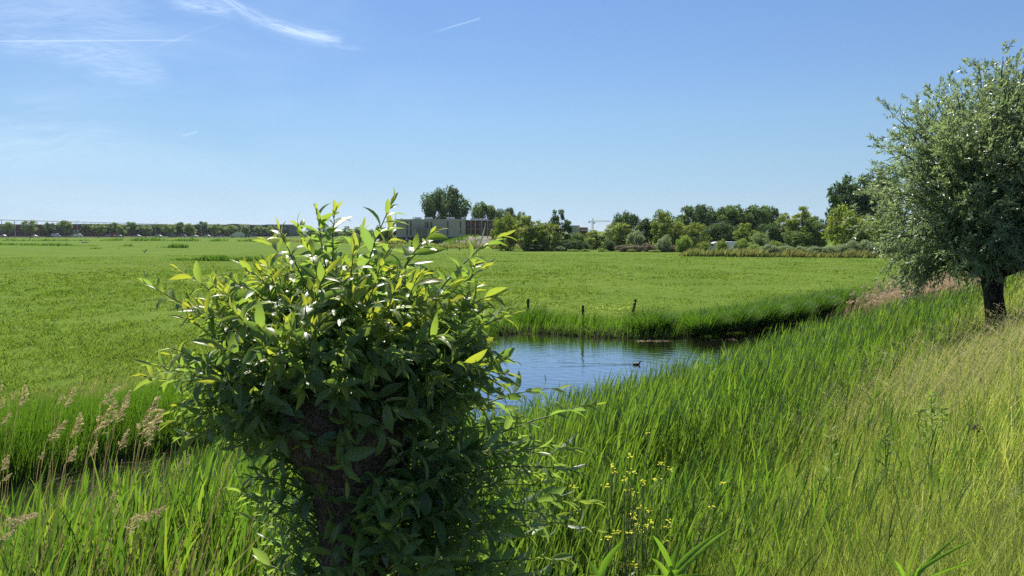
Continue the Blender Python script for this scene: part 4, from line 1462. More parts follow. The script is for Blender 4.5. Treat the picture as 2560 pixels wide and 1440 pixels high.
# second tan building behind the shrubs
BY = 300.0
bo = np.array([X_at(1448, BY), BY, MEADOW_Z])
b2 = empty('apartment_block', bo, 'smaller tan building rising behind shrubs near the crane', 'building')
r1 = rect(1421, 1449, 565, 600, BY, bo)
boxes([(r1[0], r1[1], 0, 10, -.3, r1[3])]).build('wall', M['tan_brick'], b2, False)
boxes([(r1[0] - .1, r1[1] + .1, -.1, 10.1, r1[3], r1[3] + .25)]).build('roof', M['pale_metal'], b2, False)
r2 = rect(1449.6, 1470, 568, 600, BY + 2, bo)
boxes([(r2[0], r2[1], 3, 10, -.3, r2[3])]).build('wing_wall', M['wood_clad'], b2, False)
boxes([(r2[0], r2[1], 1.5, 2.98, r2[3] - .3, r2[3])]).build('wing_roof', M['timber'], b2, False)
r3 = rect(1453, 1479, 574.5, 576.5, BY - 2, bo)
boxes([(r3[0], r3[1], -2, 1.4, r3[2], r3[3])]).build('awning', M['white_paint'], b2, False)
for px_ in (1450, 1455, 1460, 1465, 1470):
    q_ = rect(px_, px_ + 1, 568, 576, BY, bo)
    boxes([(q_[0], q_[1], 1.6, 1.8, q_[2], r2[3] - .31)]).build('column', M['timber'], b2, False)

# long low buildings behind the road on the left
def shed(px0, px1, top, Y, wallm, label, roofm='roof_grey', rows=1, step=None):
    o = np.array([X_at((px0 + px1) / 2, Y), Y, MEADOW_Z])
    e = empty('industrial_building', o, label, 'building')
    r = rect(px0, px1, top, 592, Y, o)
    boxes([(r[0], r[1], 0, 25, -.3, r[3])]).build('wall', M[wallm], e, False)
    boxes([(r[0] - .2, r[1] + .2, -.2, 25.2, r[3], r[3] + .6)]).build('roof', M[roofm], e, False)
    n_ = max(2, int((r[1] - r[0]) / 7))
    for k in range(n_):
        x_ = r[0] + (r[1] - r[0]) * (k + .5) / n_
        for rw in range(rows):
            z_ = (r[3] * (rw + .45) / rows)
            f_ = boxes([(x_ - 1.9, x_ + 1.9, -.08, -.003, z_ - .8, z_ + .8)]).build('window', M['white_paint'] if (k + rw) % 4 == 0 else M['frame_grey'], e, False)
            boxes([(x_ - 1.7, x_ + 1.7, -.14, -.085, z_ - .6, z_ + .6)]).build('pane', M['glass'], f_, False)
    if step:
        s_ = rect(step[0], step[1], step[2], 592, Y, o)
        boxes([(s_[0], s_[1], 3, 18, r[3] + .61, s_[3])]).build('roof_storey', M[wallm], e, False)
    return e


shed(-40, 76, 563, 520, 'red_brick', 'low red brick building at the left end beyond the road')
shed(84, 176, 564, 540, 'dark_cladding', 'dark clad low building between two red brick ones', rows=1)
shed(178, 256, 562, 525, 'red_brick', 'red brick shed with white panels beyond the third roadside tree', rows=1)
shed(258, 410, 563, 560, 'dark_brick', 'long grey roofed dark brick building behind the street trees', rows=2)
shed(412, 548, 563.5, 545, 'dark_brick', 'dark brick building just left of the curved roof hall', rows=2)
shed(622, 722, 564, 545, 'dark_cladding', 'dark office block with stepped roof beside the curved roof hall', rows=2, step=(660, 722, 561))
hy = 540.0
ho = np.array([X_at(578, hy), hy, MEADOW_Z])
hall = empty('curved_roof_hall', ho, 'red brick hall with a curved dark roof behind street trees', 'building')
r = rect(551, 604, 568, 592, hy, ho)
boxes([(r[0], r[1], 0, 25, -.3, r[3])]).build('wall', M['red_brick'], hall, False)
t_ = np.linspace(0, 1, 14)
xs = r[0] + (r[1] - r[0]) * t_
zs = r[3] + np.sin(np.pi * (.12 + .62 * t_)) * 2.9 - 1.05
va = np.array([[(x_, yy_, z_ + dz) for x_, z_ in zip(xs, zs)] for yy_, dz in ((-.6, .02), (-.6, .5), (25, .5), (25, .02))])
qv = [(a * 14 + i, a * 14 + i + 1, ((a + 1) % 4) * 14 + i + 1, ((a + 1) % 4) * 14 + i) for a in range(4) for i in range(13)]
MB().add(va.reshape(-1, 3), qv).build('roof', M['dark_brick'], hall, False)
gb = MB()
for i in range(13):
    gb.add(*box(xs[i], xs[i + 1], 0.02, .4, r[3] - .02, max((zs[i] + zs[i + 1]) / 2, r[3]) + .02))
gb.build('gable', M['red_brick'], hall, False)

# steel gantry running along behind the road
ga = np.array([X_at(-30, 400, 9), 400.0])
gbp = np.array([X_at(432, 760, 9), 760.0])
go = np.array([ga[0], ga[1], MEADOW_Z])
gan = empty('steel_gantry', go, 'long thin steel gantry of posts and two beams above the street trees', 'gantry')
ztop = Zat(549, 400) - MEADOW_Z
dv = (gbp - ga)
for nm, zt in (('top_beam', ztop), ('lower_beam', ztop - 2.4)):
    v, q, t = tube([(0, 0, zt), (dv[0] * .5, dv[1] * .5, zt), (dv[0], dv[1], zt)], .17, 4)
    MB().add(v, q, t).build(nm, M['steel'], gan, False)
for k in range(26):
    f = k / 25.0
    x_, y_ = dv[0] * f, dv[1] * f
    v, q, t = tube([(x_, y_, -.2), (x_, y_, ztop * .5), (x_, y_, ztop - .18)], .17, 4)
    MB().add(v, q, t).build('post', M['steel'], gan, False)

# tower crane
cy = 620.0
co = np.array([X_at(1481.5, cy), cy, MEADOW_Z])
crane = empty('tower_crane', co, 'slim white tower crane with long jib above the treetops', 'crane')


def lattice(a, b, wd, nseg, r_):
    m = MB()
    a, b = np.array(a, float), np.array(b, float)
    d = unit(b - a)
    p_ = unit(np.cross(d, [0, 1, 0.01]))
    p2 = np.cross(d, p_)
    offs = [p_ * wd + p2 * wd, p_ * wd - p2 * wd, -p_ * wd - p2 * wd, -p_ * wd + p2 * wd]
    for o_ in offs:
        m.add(*tube([a + o_, (a + b) / 2 + o_, b + o_], r_, 4))
    for k in range(nseg):
        s0, s1 = a + (b - a) * k / nseg, a + (b - a) * (k + 1) / nseg
        for i in range(4):
            m.add(*tube([s0 + offs[i], (s0 + s1 + offs[i] + offs[(i + 1) % 4]) / 2, s1 + offs[(i + 1) % 4]], r_ * .6, 3, False)[:2])
    return m


zj = Zat(556.5, cy) - MEADOW_Z
xe = X_at(1525, cy) - co[0]
lattice((0, 0, -.2), (0, 0, zj + .6), .55, 12, .16).build('mast', M['white_paint'], crane, False)
lattice((-.4, 0, zj + 1.0), (xe, 0, zj + 1.3), .45, 14, .14).build('jib', M['white_paint'], crane, False)
lattice((0, 0, zj + .8), (-2.6, 0, zj + 1.2), .45, 3, .14).build('counter_jib', M['white_paint'], crane, False)
lattice((0, 0, zj + 1.6), (.3, 0, zj + 3.4), .3, 2, .12).build('tower_top', M['white_paint'], crane, False)
boxes([(-3.4, -2.2, -.5, .5, zj - .3, zj + 1.0)]).build('counterweight', M['pale_metal'], crane, False)
boxes([(.5, 1.6, -.6, .6, zj - .9, zj + .6)]).build('cab', M['pale_metal'], crane, False)

# radio mast
my = 900.0
mo = np.array([X_at(820.5, my), my, MEADOW_Z])
mast = empty('radio_mast', mo, 'very thin distant radio mast rising above the hazy shrubs', 'mast')
mh = Zat(536, my) - MEADOW_Z
MB().add(*tube([(0, 0, -.3), (0, 0, mh * .6), (0, 0, mh)], [.42, .30, .12], 5)).build('pole', M['pale_metal'], mast)
boxes([(-.7, .7, -.7, .7, mh * .93, mh * .95)]).build('platform', M['pale_metal'], mast, False)

# street lamps along the road
for i, (px, tp) in enumerate([(39, 556), (195, 553), (390, 556), (505, 560)]):
    ly = 468.0
    lo = np.array([X_at(px, ly), ly, MEADOW_Z])
    e = empty('street_lamp', lo, f'{ORD[i]} slim grey street lamp from the left along the far road', 'lamp post', 'street lamps along the far road')
    h_ = Zat(tp, ly) - MEADOW_Z
    MB().add(*tube([(0, 0, -.2), (0, 0, h_ * .5), (0, 0, h_)], [.14, .11, .08], 6)).build('pole', M['pale_metal'], e)
    MB().add(*tube([(0, 0, h_), (.7, 0, h_ + .12), (1.5, 0, h_ + .12)], [.08, .09, .12], 5)).build('lamp_head', M['pale_metal'], e)
ly = 158.0
lo = np.array([X_at(1917, ly), ly, MEADOW_Z])
e = empty('lamp_post', lo, 'thin pale lamp post standing before the dark wood', 'lamp post')
h_ = Zat(576, ly) - MEADOW_Z
MB().add(*tube([(0, 0, -.2), (0, 0, h_ * .5), (0, 0, h_)], [.06, .05, .04], 6)).build('pole', M['pale_metal'], e)
MB().add(*tube([(0, 0, h_), (.15, 0, h_ + .05), (.4, 0, h_ + .02)], [.05, .07, .08], 5)).build('lamp_head', M['pale_metal'], e)

# the far road with its verge
M['asphalt'] = solid_mat('asphalt', (.055, .055, .057), (.045, .045, .047), .9, .2, .5)
tag(boxes([(-600, 40, 478, 487, MEADOW_Z + .02, MEADOW_Z + .10)]).build('road', M['asphalt'], None, False), 'straight far road with parked cars behind the street trees', kind='structure')
tag(boxes([(-600, 40, 488, 515, MEADOW_Z + .02, MEADOW_Z + .12)]).build('parking_pavement', M['asphalt'], None, False), 'car park surface before the far buildings', kind='structure')

# earth mound
g = rng(31)
ey = 232.0
ex0, ex1 = X_at(1090, ey), X_at(1345, ey)
gx, gy = np.meshgrid(np.linspace(ex0, ex1, 90), np.linspace(ey - 12, ey + 14, 50))
tX = (gx - ex0) / (ex1 - ex0)
prof_h = np.interp(tX, [0, .12, .3, .42, .55, .8, 1], [0, .45, .92, 1, .95, .55, 0])
ridge = np.clip(1 - ((gy - ey - 1) / 12.0) ** 2, 0, 1)
mz = MEADOW_Z - .25 + prof_h * ridge * (Zat(587.5, ey) - MEADOW_Z) * (.86 + .28 * fbm(gx * .22, gy * .22, 3.0, 4))
a, b = gx.shape
ii = (np.arange(a - 1)[:, None] * b + np.arange(b - 1)[None, :]).ravel()
em, nt, o = new_mat('bare_earth')
w = NW(nt)
pos = world_pos(nt)
c = mixc(nt, w.sstep(w.noise(pos, .8, 5, .7), .35, .65), (.20, .175, .13), (.29, .26, .20))
c = mixc(nt, w.sstep(w.noise(pos, .28, 4, .6), .60, .72), c, (.08, .105, .04))
p = nt.nodes.new('ShaderNodeBsdfPrincipled')
nt.links.new(c, p.inputs['Base Color'])
p.inputs['Roughness'].default_value = 1
p.inputs['Specular IOR Level'].default_value = .1
bp = nt.nodes.new('ShaderNodeBump')
bp.inputs['Strength'].default_value = .8
bp.inputs['Distance'].default_value = .3
nt.links.new(w.noise(pos, 1.5, 5, .7), bp.inputs['Height'])
nt.links.new(bp.outputs[0], p.inputs['Normal'])
nt.links.new(p.outputs[0], o.inputs[0])
tag(MB().add(np.stack([gx, gy, mz], -1), np.stack([ii, ii + 1, ii + 1 + b, ii + b], 1)).build('earth_hill', em), 'bare grey brown earth mound before the balcony wing', kind='structure')
mb = MB()
k = 2600
sx_, sy_ = ex0 + (ex1 - ex0) * g.random(k), ey - 10 + 14 * g.random(k)
hh = np.array([np.interp((x_ - ex0) / (ex1 - ex0), np.linspace(0, 1, b), mz[min(int((y_ - ey + 12) / 26 * (a - 1)), a - 1)]) for x_, y_ in zip(sx_, sy_)])
keep = (fbm(sx_ * .28, sy_ * .28, 8.0, 3) + .25 * (np.abs((sx_ - ex0) / (ex1 - ex0) - .2) < .12)) > .63
bs = np.stack([sx_, sy_, hh - .05], 1)[keep]
v, q, t, _ = blades(bs, .5 + .6 * g.random(len(bs)), .22, wind_az(g, len(bs), 1.5), .2 + .4 * g.random(len(bs)), .4, 2, g.random(len(bs)) * 6.3)
tag(mb.add(v, q, t, rep(np.clip(g.normal(.5, .3, len(bs)), 0, 1), 5)).build('mound_weeds', M['rush_leaf']), 'green weeds growing in patches on the earth mound', 'weeds', kind='stuff')


# ------------------------------------------------------------------ vehicles
def car_body(L, kind):
    """side profile swept across the width, narrower at the roof"""
    if kind == 'van':
        pf = [(0, .35), (0, 1.0), (.08, 1.15), (.22, 1.95), (.35, 2.1), (.98, 2.1), (1.0, 1.8), (1.0, .35)]
    elif kind == 'truck':
        pf = [(0, .5), (0, 2.2), (.06, 2.9), (.17, 2.95), (.18, 3.3), (.99, 3.3), (1, 3.2), (1, .5)]
    else:
        pf = [(0, .3), (0, .68), (.04, .78), (.24, .92), (.38, 1.38), (.48, 1.46), (.72, 1.44), (.90, 1.0), (.99, .88), (1, .35)]
    pf = np.array(pf)
    n = len(pf)
    wd = {'van': .98, 'truck': 1.2}.get(kind, .88)
    V = []
    for sgn in (-1, 1):
        for x_, z_ in pf:
            wy = wd * (1 - .16 * max(0, (z_ - .9)) / 1.2) if kind != 'truck' else wd
            V.append(((x_ - .5) * L, sgn * wy, z_))
    q = [(i, (i + 1) % n, n + (i + 1) % n, n + i) for i in range(n)]
    t = [(0, i + 1, i) for i in range(1, n - 1)] + [(n, n + i, n + i + 1) for i in range(1, n - 1)]
    return np.array(V), q, t


def make_vehicle(px, Y, kind, paint, label, rz=0.0, cat='car'):
    L = {'van': 4.9, 'truck': 8.5}.get(kind, 4.2)
    z0 = MEADOW_Z + .10
    o = np.array([X_at(px, Y), Y, z0])
    e = empty({'van': 'parked_van', 'truck': 'parked_truck'}.get(kind, 'parked_car'), o, label, cat, 'vehicles along the far road', rz)
    v, q, t = car_body(L, kind)
    MB().add(v, q, t).build('body', paint, e, False)
    if kind == 'car':
        for sgn in (-1, 1):
            y_ = .90
            v_ = np.array([(-.44 * L + L * .36, y_ * sgn, .95), (.36 * L, y_ * sgn, .95), (.20 * L, (y_ - .07) * sgn, 1.36), (-.09 * L, (y_ - .07) * sgn, 1.36)])
            MB().add(np.vstack([v_, v_ - [0, .03 * sgn, 0]]), [(0, 1, 2, 3), (4, 5, 6, 7), (0, 1, 5, 4), (2, 3, 7, 6)]).build('side_window', M['glass'], e, False)
    else:
        zt = 1.3 if kind == 'van' else 1.9
        boxes([(-.5 * L + .06 * L, -.5 * L + .16 * L, -1.23 if kind == 'truck' else -1.0, 1.23 if kind == 'truck' else 1.0, zt, zt + .5)]).build('side_window', M['glass'], e, False)
    for sx in (-.31, .30):
        for sy in (-1, 1):
            v, q, t = tube([(sx * L, sy * .70, .33), (sx * L, sy * .80, .33), (sx * L, sy * .93, .33)], [.33, .34, .33], 12)
            MB().add(v, q, t).build('wheel', M['tyre'], e)
    return e


M['silver_paint'] = solid_mat('silver_paint', (.42, .44, .46), (.38, .40, .42), .25, .6, 1)
M['dark_paint'] = solid_mat('dark_paint', (.03, .035, .05), (.025, .03, .04), .25, .6, 1)
M['red_paint'] = solid_mat('red_paint', (.28, .03, .025), (.22, .03, .025), .3, .6, 1)
CARS = [(7, 'car', 'white_paint', 'white car at the far left end of the road'), (86, 'car', 'white_paint', 'white car just past the second roadside tree'),
        (124, 'car', 'dark_paint', 'dark car ahead of a white van by the road'), (140, 'van', 'white_paint', 'white van beside the third roadside tree'),
        (181, 'car', 'silver_paint', 'silver car emerging behind the third roadside tree'), (196, 'van', 'white_paint', 'white van in front of the red brick shed'),
        (272, 'car', 'white_paint', 'white car between the fourth and fifth roadside trees'), (284, 'car', 'red_paint', 'red car beside two white cars by the fifth tree'),
        (297, 'car', 'silver_paint', 'silver car before the fifth roadside tree'), (344, 'car', 'white_paint', 'white car between the fifth and sixth roadside trees'),
        (396, 'car', 'white_paint', 'big white car left of the seventh roadside tree'), (434, 'car', 'dark_paint', 'dark car right of the seventh roadside tree'),
        (458, 'car', 'silver_paint', 'silver car left of the eighth roadside tree'), (487, 'car', 'white_paint', 'white car partly behind the eighth roadside tree'),
        (517, 'car', 'white_paint', 'white estate car left of the ninth roadside tree'), (552, 'car', 'silver_paint', 'pale car under the curved roof hall'),
        (618, 'car', 'dark_paint', 'dark car just past the white truck'), (700, 'car', 'white_paint', 'white car behind the near willow shoots'), (760, 'car', 'silver_paint', 'silver car farthest along the road before hazy shrubs'),
        (800, 'car', 'dark_paint', 'dark car farthest along the road, behind willow leaves')]
g = rng(41)
for i, (px, kind, pm, lab) in enumerate(CARS):
    make_vehicle(px, 476.0 - 8 * (i % 2) * 0 + (0 if i % 3 else 20), kind, M[pm], lab, math.pi * (i % 2) + g.normal(0, .02), 'van' if kind == 'van' else 'car')
make_vehicle(594, 474, 'truck', M['white_paint'], 'long white truck standing before the curved roof hall', math.pi * 0, 'truck')
e = make_vehicle(1798, 154, 'van', M['white_paint'], 'white van half hidden behind light shrubs by the wood', .1, 'van')
e['group'] = 'vans by the wood'
e = make_vehicle(1837, 156, 'van', M['white_paint'], 'second white van, nearer the grey shed by the wood', math.pi + .1, 'van')
e['group'] = 'vans by the wood'
# low grey shed beside the vans
so_ = np.array([X_at(1860, 150), 150.0, MEADOW_Z])
sh = empty('garden_shed', so_, 'low pale grey shed beside the white vans', 'shed')
boxes([(-1.7, 1.7, 0, 2, -.2, 1.5)]).build('wall', M['pale_metal'], sh, False)
boxes([(-1.85, 1.85, -.15, 2.15, 1.5, 1.62)]).build('roof', M['roof_grey'], sh, False)

# ------------------------------------------------------------------ posts
g = rng(51)


def post(px, top, Y, wpx, label, lean=0.0, group=None, z=None):
    zb = float(H(X_at(px, Y), Y)) if z is None else z
    x_ = X_at(px, Y, zb)
    hgt = Zat(top, Y) - zb
    r = wpx * Y / F / 2
    v, q, t = tube([(0, 0, -.4), (lean * .3, 0, hgt * .3), (lean * .65, .01, hgt * .65), (lean * .97, .0, hgt * .97), (lean, 0, hgt)], [r * 1.05, r, r * .97, r * .95, r * .8], 10)
    v = v + g.normal(0, r * .05, v.shape)
    o = MB().add(v, q, t).build('fence_post', M['dark_post'], None, False)
    o.location = (x_ - lean * .5, Y, zb)
    return tag(o, label, 'post', group)


post(1320, 747, 42.0, 6.5, 'dark wooden post farthest along the bank, closest to the near willow', .02, 'wooden posts on the far bank')
post(1457, 763, 37.2, 6.5, 'tallest looking dark wooden post, right at the water edge', .0, 'wooden posts on the far bank')
post(1585, 748, 41.0, 6.5, 'dark wooden post leaning over behind yellow flowers', .16, 'wooden posts on the far bank')
for i, (px, tp, Y) in enumerate([(17.5, 595, 335), (75, 595.5, 330), (115, 596, 320), (136, 596, 322), (60, 597, 310), (167, 597, 315)]):
    post(px, tp, Y, 1.6, f'{ORD[i]} tiny fence post from the left before the far road', 0, 'tiny posts across the far meadow', MEADOW_Z)
post(146, 609.5, 215, 2.0, 'lone dark post standing out in the left meadow', 0, None, MEADOW_Z)
post(1118, 619, 172, 3.0, 'dark stump post below the earth mound, left of two', 0, 'stump posts under the earth mound', MEADOW_Z)
post(1149, 619, 172, 3.0, 'dark stump post below the earth mound, right of two', 0, 'stump posts under the earth mound', MEADOW_Z)
tb_ = boxes([(-1.0, 1.0, -.3, .3, .05, .4)]).build('pale_board', M['pale_metal'], None, False)  # plain slab for a small pale board lying in the meadow
tb_.location = (X_at(212, 270), 270, MEADOW_Z)
tag(tb_, 'low pale grey board lying in the far meadow', 'board')

# ------------------------------------------------------------------ duck and birds
M['duck_body'] = solid_mat('duck_body', (.12, .10, .085), (.055, .045, .04), .7, .3, 20)
M['duck_bill'] = solid_mat('duck_bill', (.16, .14, .05), (.12, .10, .04), .5, .4)


def loft(path, ry, rz, sides=14):
    path = np.array(path, float)
    tan = unit(np.gradient(path, axis=0))
    b = np.tile(np.array([0, 1.0, 0]), (len(path), 1))
    c = np.cross(tan, b)
    th = np.linspace(0, 2 * np.pi, sides, endpoint=False)
    V = path[:, None] + b[:, None] * (np.cos(th)[None, :, None] * np.array(ry)[:, None, None]) + c[:, None] * (np.sin(th)[None, :, None] * np.array(rz)[:, None, None])
    q = [(i * sides + j, i * sides + (j + 1) % sides, (i + 1) * sides + (j + 1) % sides, (i + 1) * sides + j) for i in range(len(path) - 1) for j in range(sides)]
    return V.reshape(-1, 3), q


duck = empty('duck', (DUCK[0], DUCK[1], -.01), 'dark brown duck swimming across the ditch and leaving a wake', 'duck')
v, q = loft([(-.235, 0, .085), (-.19, 0, .07), (-.13, 0, .055), (-.04, 0, .05), (.05, 0, .05), (.105, 0, .075), (.13, 0, .12), (.14, 0, .165), (.155, 0, .19), (.18, 0, .197), (.205, 0, .192), (.222, 0, .185)],
            [.008, .045, .085, .10, .09, .06, .036, .032, .038, .040, .028, .010], [.006, .03, .06, .075, .072, .055, .036, .032, .036, .038, .028, .012])
MB().add(v, q).build('body', M['duck_body'], duck)
v, q = loft([(.212, 0, .186), (.235, 0, .180), (.262, 0, .176)], [.016, .016, .012], [.012, .008, .003], 8)
MB().add(v, q).build('bill', M['duck_bill'], duck)
for sgn in (-1, 1):
    v, q = loft([(-.20, .055 * sgn, .085), (-.12, .088 * sgn, .08), (-.02, .098 * sgn, .075), (.06, .075 * sgn, .07)], [.006, .02, .022, .006], [.01, .035, .04, .012], 8)
    MB().add(v, q).build('wing', M['duck_body'], duck)
M['black_feather'] = solid_mat('black_feather', (.015, .015, .018), (.02, .02, .024), .5, .4, 20)


def flying_bird(px, py, Y, span, label, rz):
    c = P(px, py, Y)
    e = empty('bird', c, label, 'bird', None, rz)
    v, q = loft([(-.5, 0, 0), (-.25, 0, 0), (.05, 0, 0), (.3, 0, .01), (.42, 0, .02)], [.02, .09, .13, .08, .02], [.015, .08, .12, .08, .02], 8)
    MB().add(v * span, q).build('body', M['black_feather'], e)
    for sgn in (-1, 1):
        pts = np.array([(.15, .08 * sgn, .05), (-.15, .08 * sgn, .05), (.12, .55 * sgn, .22), (-.12, .55 * sgn, .22), (-.05, 1.0 * sgn, .1), (-.12, 1.0 * sgn, .1)]) * span
        MB().add(np.vstack([pts, pts + [0, 0, .02 * span]]), [(0, 1, 3, 2), (2, 3, 5, 4), (6, 7, 9, 8), (8, 9, 11, 10), (0, 2, 8, 6), (2, 4, 10, 8), (1, 3, 9, 7), (3, 5, 11, 9)]).build('wing', M['black_feather'], e)


flying_bird(136, 150, 90, .10, 'dark speck of a bird high up under the long vapour trail', .6)
flying_bird(883, 404, 160, .25, 'tiny bird above the middle of the horizon trees', 1.2)
flying_bird(1861, 492, 160, .25, 'tiny bird above the long wood', 2.0)
cz = G(361, 640, MEADOW_Z)
crow = empty('crow', (cz[0], cz[1], MEADOW_Z), 'black crow flying low over the left meadow', 'bird', None, 2.4)
v, q = loft([(-.28, 0, .55), (-.15, 0, .66), (0, 0, .78), (.12, 0, .88), (.19, 0, .92), (.26, 0, .90)], [.03, .07, .10, .07, .055, .01], [.02, .06, .09, .07, .055, .01], 8)
MB().add(v, q).build('body', M['black_feather'], crow)
for sgn in (-1, 1):
    pts = np.array([(.08, .06 * sgn, .84), (-.16, .06 * sgn, .68), (.10, .32 * sgn, 1.05), (-.14, .30 * sgn, .9), (-.1, .5 * sgn, 1.2), (-.16, .5 * sgn, 1.15)])
    MB().add(np.vstack([pts, pts + [0, 0, .02]]), [(0, 1, 3, 2), (2, 3, 5, 4), (6, 7, 9, 8), (8, 9, 11, 10), (0, 2, 8, 6), (2, 4, 10, 8), (1, 3, 9, 7), (3, 5, 11, 9)]).build('wing', M['black_feather'], crow)

# ------------------------------------------------------------------ tussocks on the far bank
g = rng(61)


def tussock(px, base_py, Y, wpx, hgt, label):
    z = .12
    c = np.array([X_at(px, Y, z), Y, z])
    o = MB()
    n = int(500 + wpx * 9)
    r = wpx * Y / F * .5
    a = g.random(n) * 6.3
    s = np.sqrt(g.random(n)) * r
    bb = np.stack([np.cos(a) * s * .8, np.sin(a) * s * .6, 0 * s], 1)
    L = hgt * (.75 + .45 * g.random(n)) * (1.15 - .35 * s / r)
    az = np.where(g.random(n) < .55, WIND + g.normal(0, .7, n), a)
    v, q, t, _ = blades(bb, L, Y * .00055 * (.8 + .5 * g.random(n)), az, .08 + .28 * s / r, .5 + .9 * g.random(n), 4, g.random(n) * 6.3, (.8, 1, .8, .5))
    o.add(v, q, t, rep(np.clip(g.normal(.35, .25, n), 0, 1), 9))
    ob = o.build('grass_tussock', M['rush_leaf'])
    ob.location = c
    return tag(ob, label, 'tussock', 'grass tussocks on the far bank')


TUS = [(1330, 838, 39.0, 90, 1.15), (1625, 848, 36.4, 115, 1.35), (1760, 842, 36.2, 100, 1.35), (1830, 822, 37.4, 125, 1.5), (1900, 812, 39.3, 130, 1.55), (1962, 800, 41.3, 130, 1.55), (2030, 788, 44.8, 120, 1.5), (2085, 778, 48.8, 110, 1.4)]
TL = ['first, most upright', 'second, drooping and dark sided', 'third, low', 'fourth, rounded', 'fifth, broad', 'sixth, tall', 'seventh, wind combed', 'last, farthest']
for (px, by, Y, wp_, h_), l in zip(TUS, TL):
    tussock(px, by, Y, wp_, h_, f'{l} grass tussock counted from the left along the far water line')

# yellow flowers near the posts
M['yellow_petal'] = plant_mat('yellow_petal', [(.80, .78, .02), (.88, .86, .03)], (1.1, 1.1, .8), .25, .5, .3)
mb = MB()
fx = np.concatenate([[X_at(p_, y_, .7) for p_, y_ in zip(1440 + 150 * g.random(90), 38 + 3.5 * g.random(90))], [X_at(p_, y_, .7) for p_, y_ in zip(1280 + 120 * g.random(40), 41 + 6 * g.random(40))]])
fy = np.concatenate([38 + 3.5 * g.random(90), 41 + 6 * g.random(40)])
fb = np.stack([fx, fy, H(fx, fy) + .35 + .35 * g.random(len(fx))], 1)
for j in range(6):
    v, q, t, _ = blades(fb, .04 + .02 * g.random(len(fx)), .034, g.random(len(fx)) * 6.3, .9, .5, 2, None, (.8, 1))
    mb.add(v, q, t, rep(g.random(len(fx)), 5))
tag(mb.build('yellow_flowers', M['yellow_petal']), 'yellow meadow flowers between the wooden posts', 'flowers', kind='stuff')

# floating plant debris against the far bank
mb = MB()
n = 240
pxs = np.concatenate([1255 + 110 * g.random(150), 1590 + 90 * g.random(60), 1780 + 60 * g.random(30)])
pys = np.concatenate([829 + 5 * g.random(150), 849.5 + 4 * g.random(60), 846 + 4 * g.random(30)])
pp = np.array([G(a, b, .012) for a, b in zip(pxs, pys)])
v, q, t, _ = blades(pp, .08 + .12 * g.random(n), .022, g.random(n) * 6.3, 1.5, .08, 2, None, (1, 1))
mb.add(v, q, t, rep(.5 + .5 * g.random(n), 5))
pl = np.array([G(a, b, .03) for a, b in zip(60 + 430 * g.random(40), 1130 + 90 * g.random(40))])
u_, n_ = un(pl[:, 0], pl[:, 1])
pl = pl[far_dist(u_, n_) < 0]
v, q, t, _ = blades(pl, .25 + .4 * g.random(len(pl)), .012, .5 + g.normal(0, .5, len(pl)), 1.45, .15, 2, None, (1, 1))
mb.add(v, q, t, rep(.3 + .5 * g.random(len(pl)), 5))
tag(mb.build('floating_debris', M['dry_straw']), 'pale plant litter floating along the bank', 'litter', kind='stuff')

# ------------------------------------------------------------------ dry reeds with plumes on the near bank
g = rng(71)
M['plume'] = plant_mat('plume', [(.42, .35, .20), (.58, .50, .32), (.72, .64, .44)], (1.25, 1.22, 1.0), .55, .7, .15)
M['reed_stalk'] = plant_mat('reed_stalk', [(.52, .44, .27), (.68, .60, .40)], (1.25, 1.25, 1.1), .5, .6, .25)


def plume_mesh(seed, one=1.0):
    """feathery panicle 1 m long along +Z, blown towards +X"""
    g = rng(seed)
    m = MB()
    pts = bez(np.array([0, 0, 0.]), np.array([.05, 0, .55]), np.array([.26, .0, 1.0]), 12)
    m.add(*tube(pts, np.linspace(.012, .004, 12), 4), r=.3)
    for k in range(15):
        f = .04 + .94 * k / 14
        i = f * 11
        pt = np.array([np.interp(i, np.arange(12), pts[:, c]) for c in range(3)])
        bl = (.36 * (1 - f) ** .6 + .09) * (.8 + .4 * g.random())
        az = g.normal(0, .7)
        d = unit(np.array([math.cos(az) * .75, math.sin(az) * .6, .85]))
        tipb = pt + d * bl + np.array([.14 * bl, 0, -.18 * bl])
        br = bez(pt, pt + d * bl * .6, tipb, 7)
        m.add(*tube(br, .004, 3, False)[:2], r=.3)
        ns = int(26 * (.5 + bl * 2))
        s = .15 + .85 * g.random(ns)
        bb = np.stack([np.interp(s * 6, np.arange(7), br[:, c]) for c in range(3)], 1) + g.normal(0, .012, (ns, 3))
        v, q, t, _ = blades(bb, .05 + .06 * g.random(ns), .020, g.normal(0, .9, ns), .4 + .9 * g.random(ns), .5, 2, g.random(ns) * 6.3, (.8, 1))
        m.add(v, q, t, rep(np.clip(g.normal(.5, .3, ns), 0, 1), 5))
    return m.mesh('plume', M['plume'])


PLUMES = [plume_mesh(900 + k) for k in range(5)]
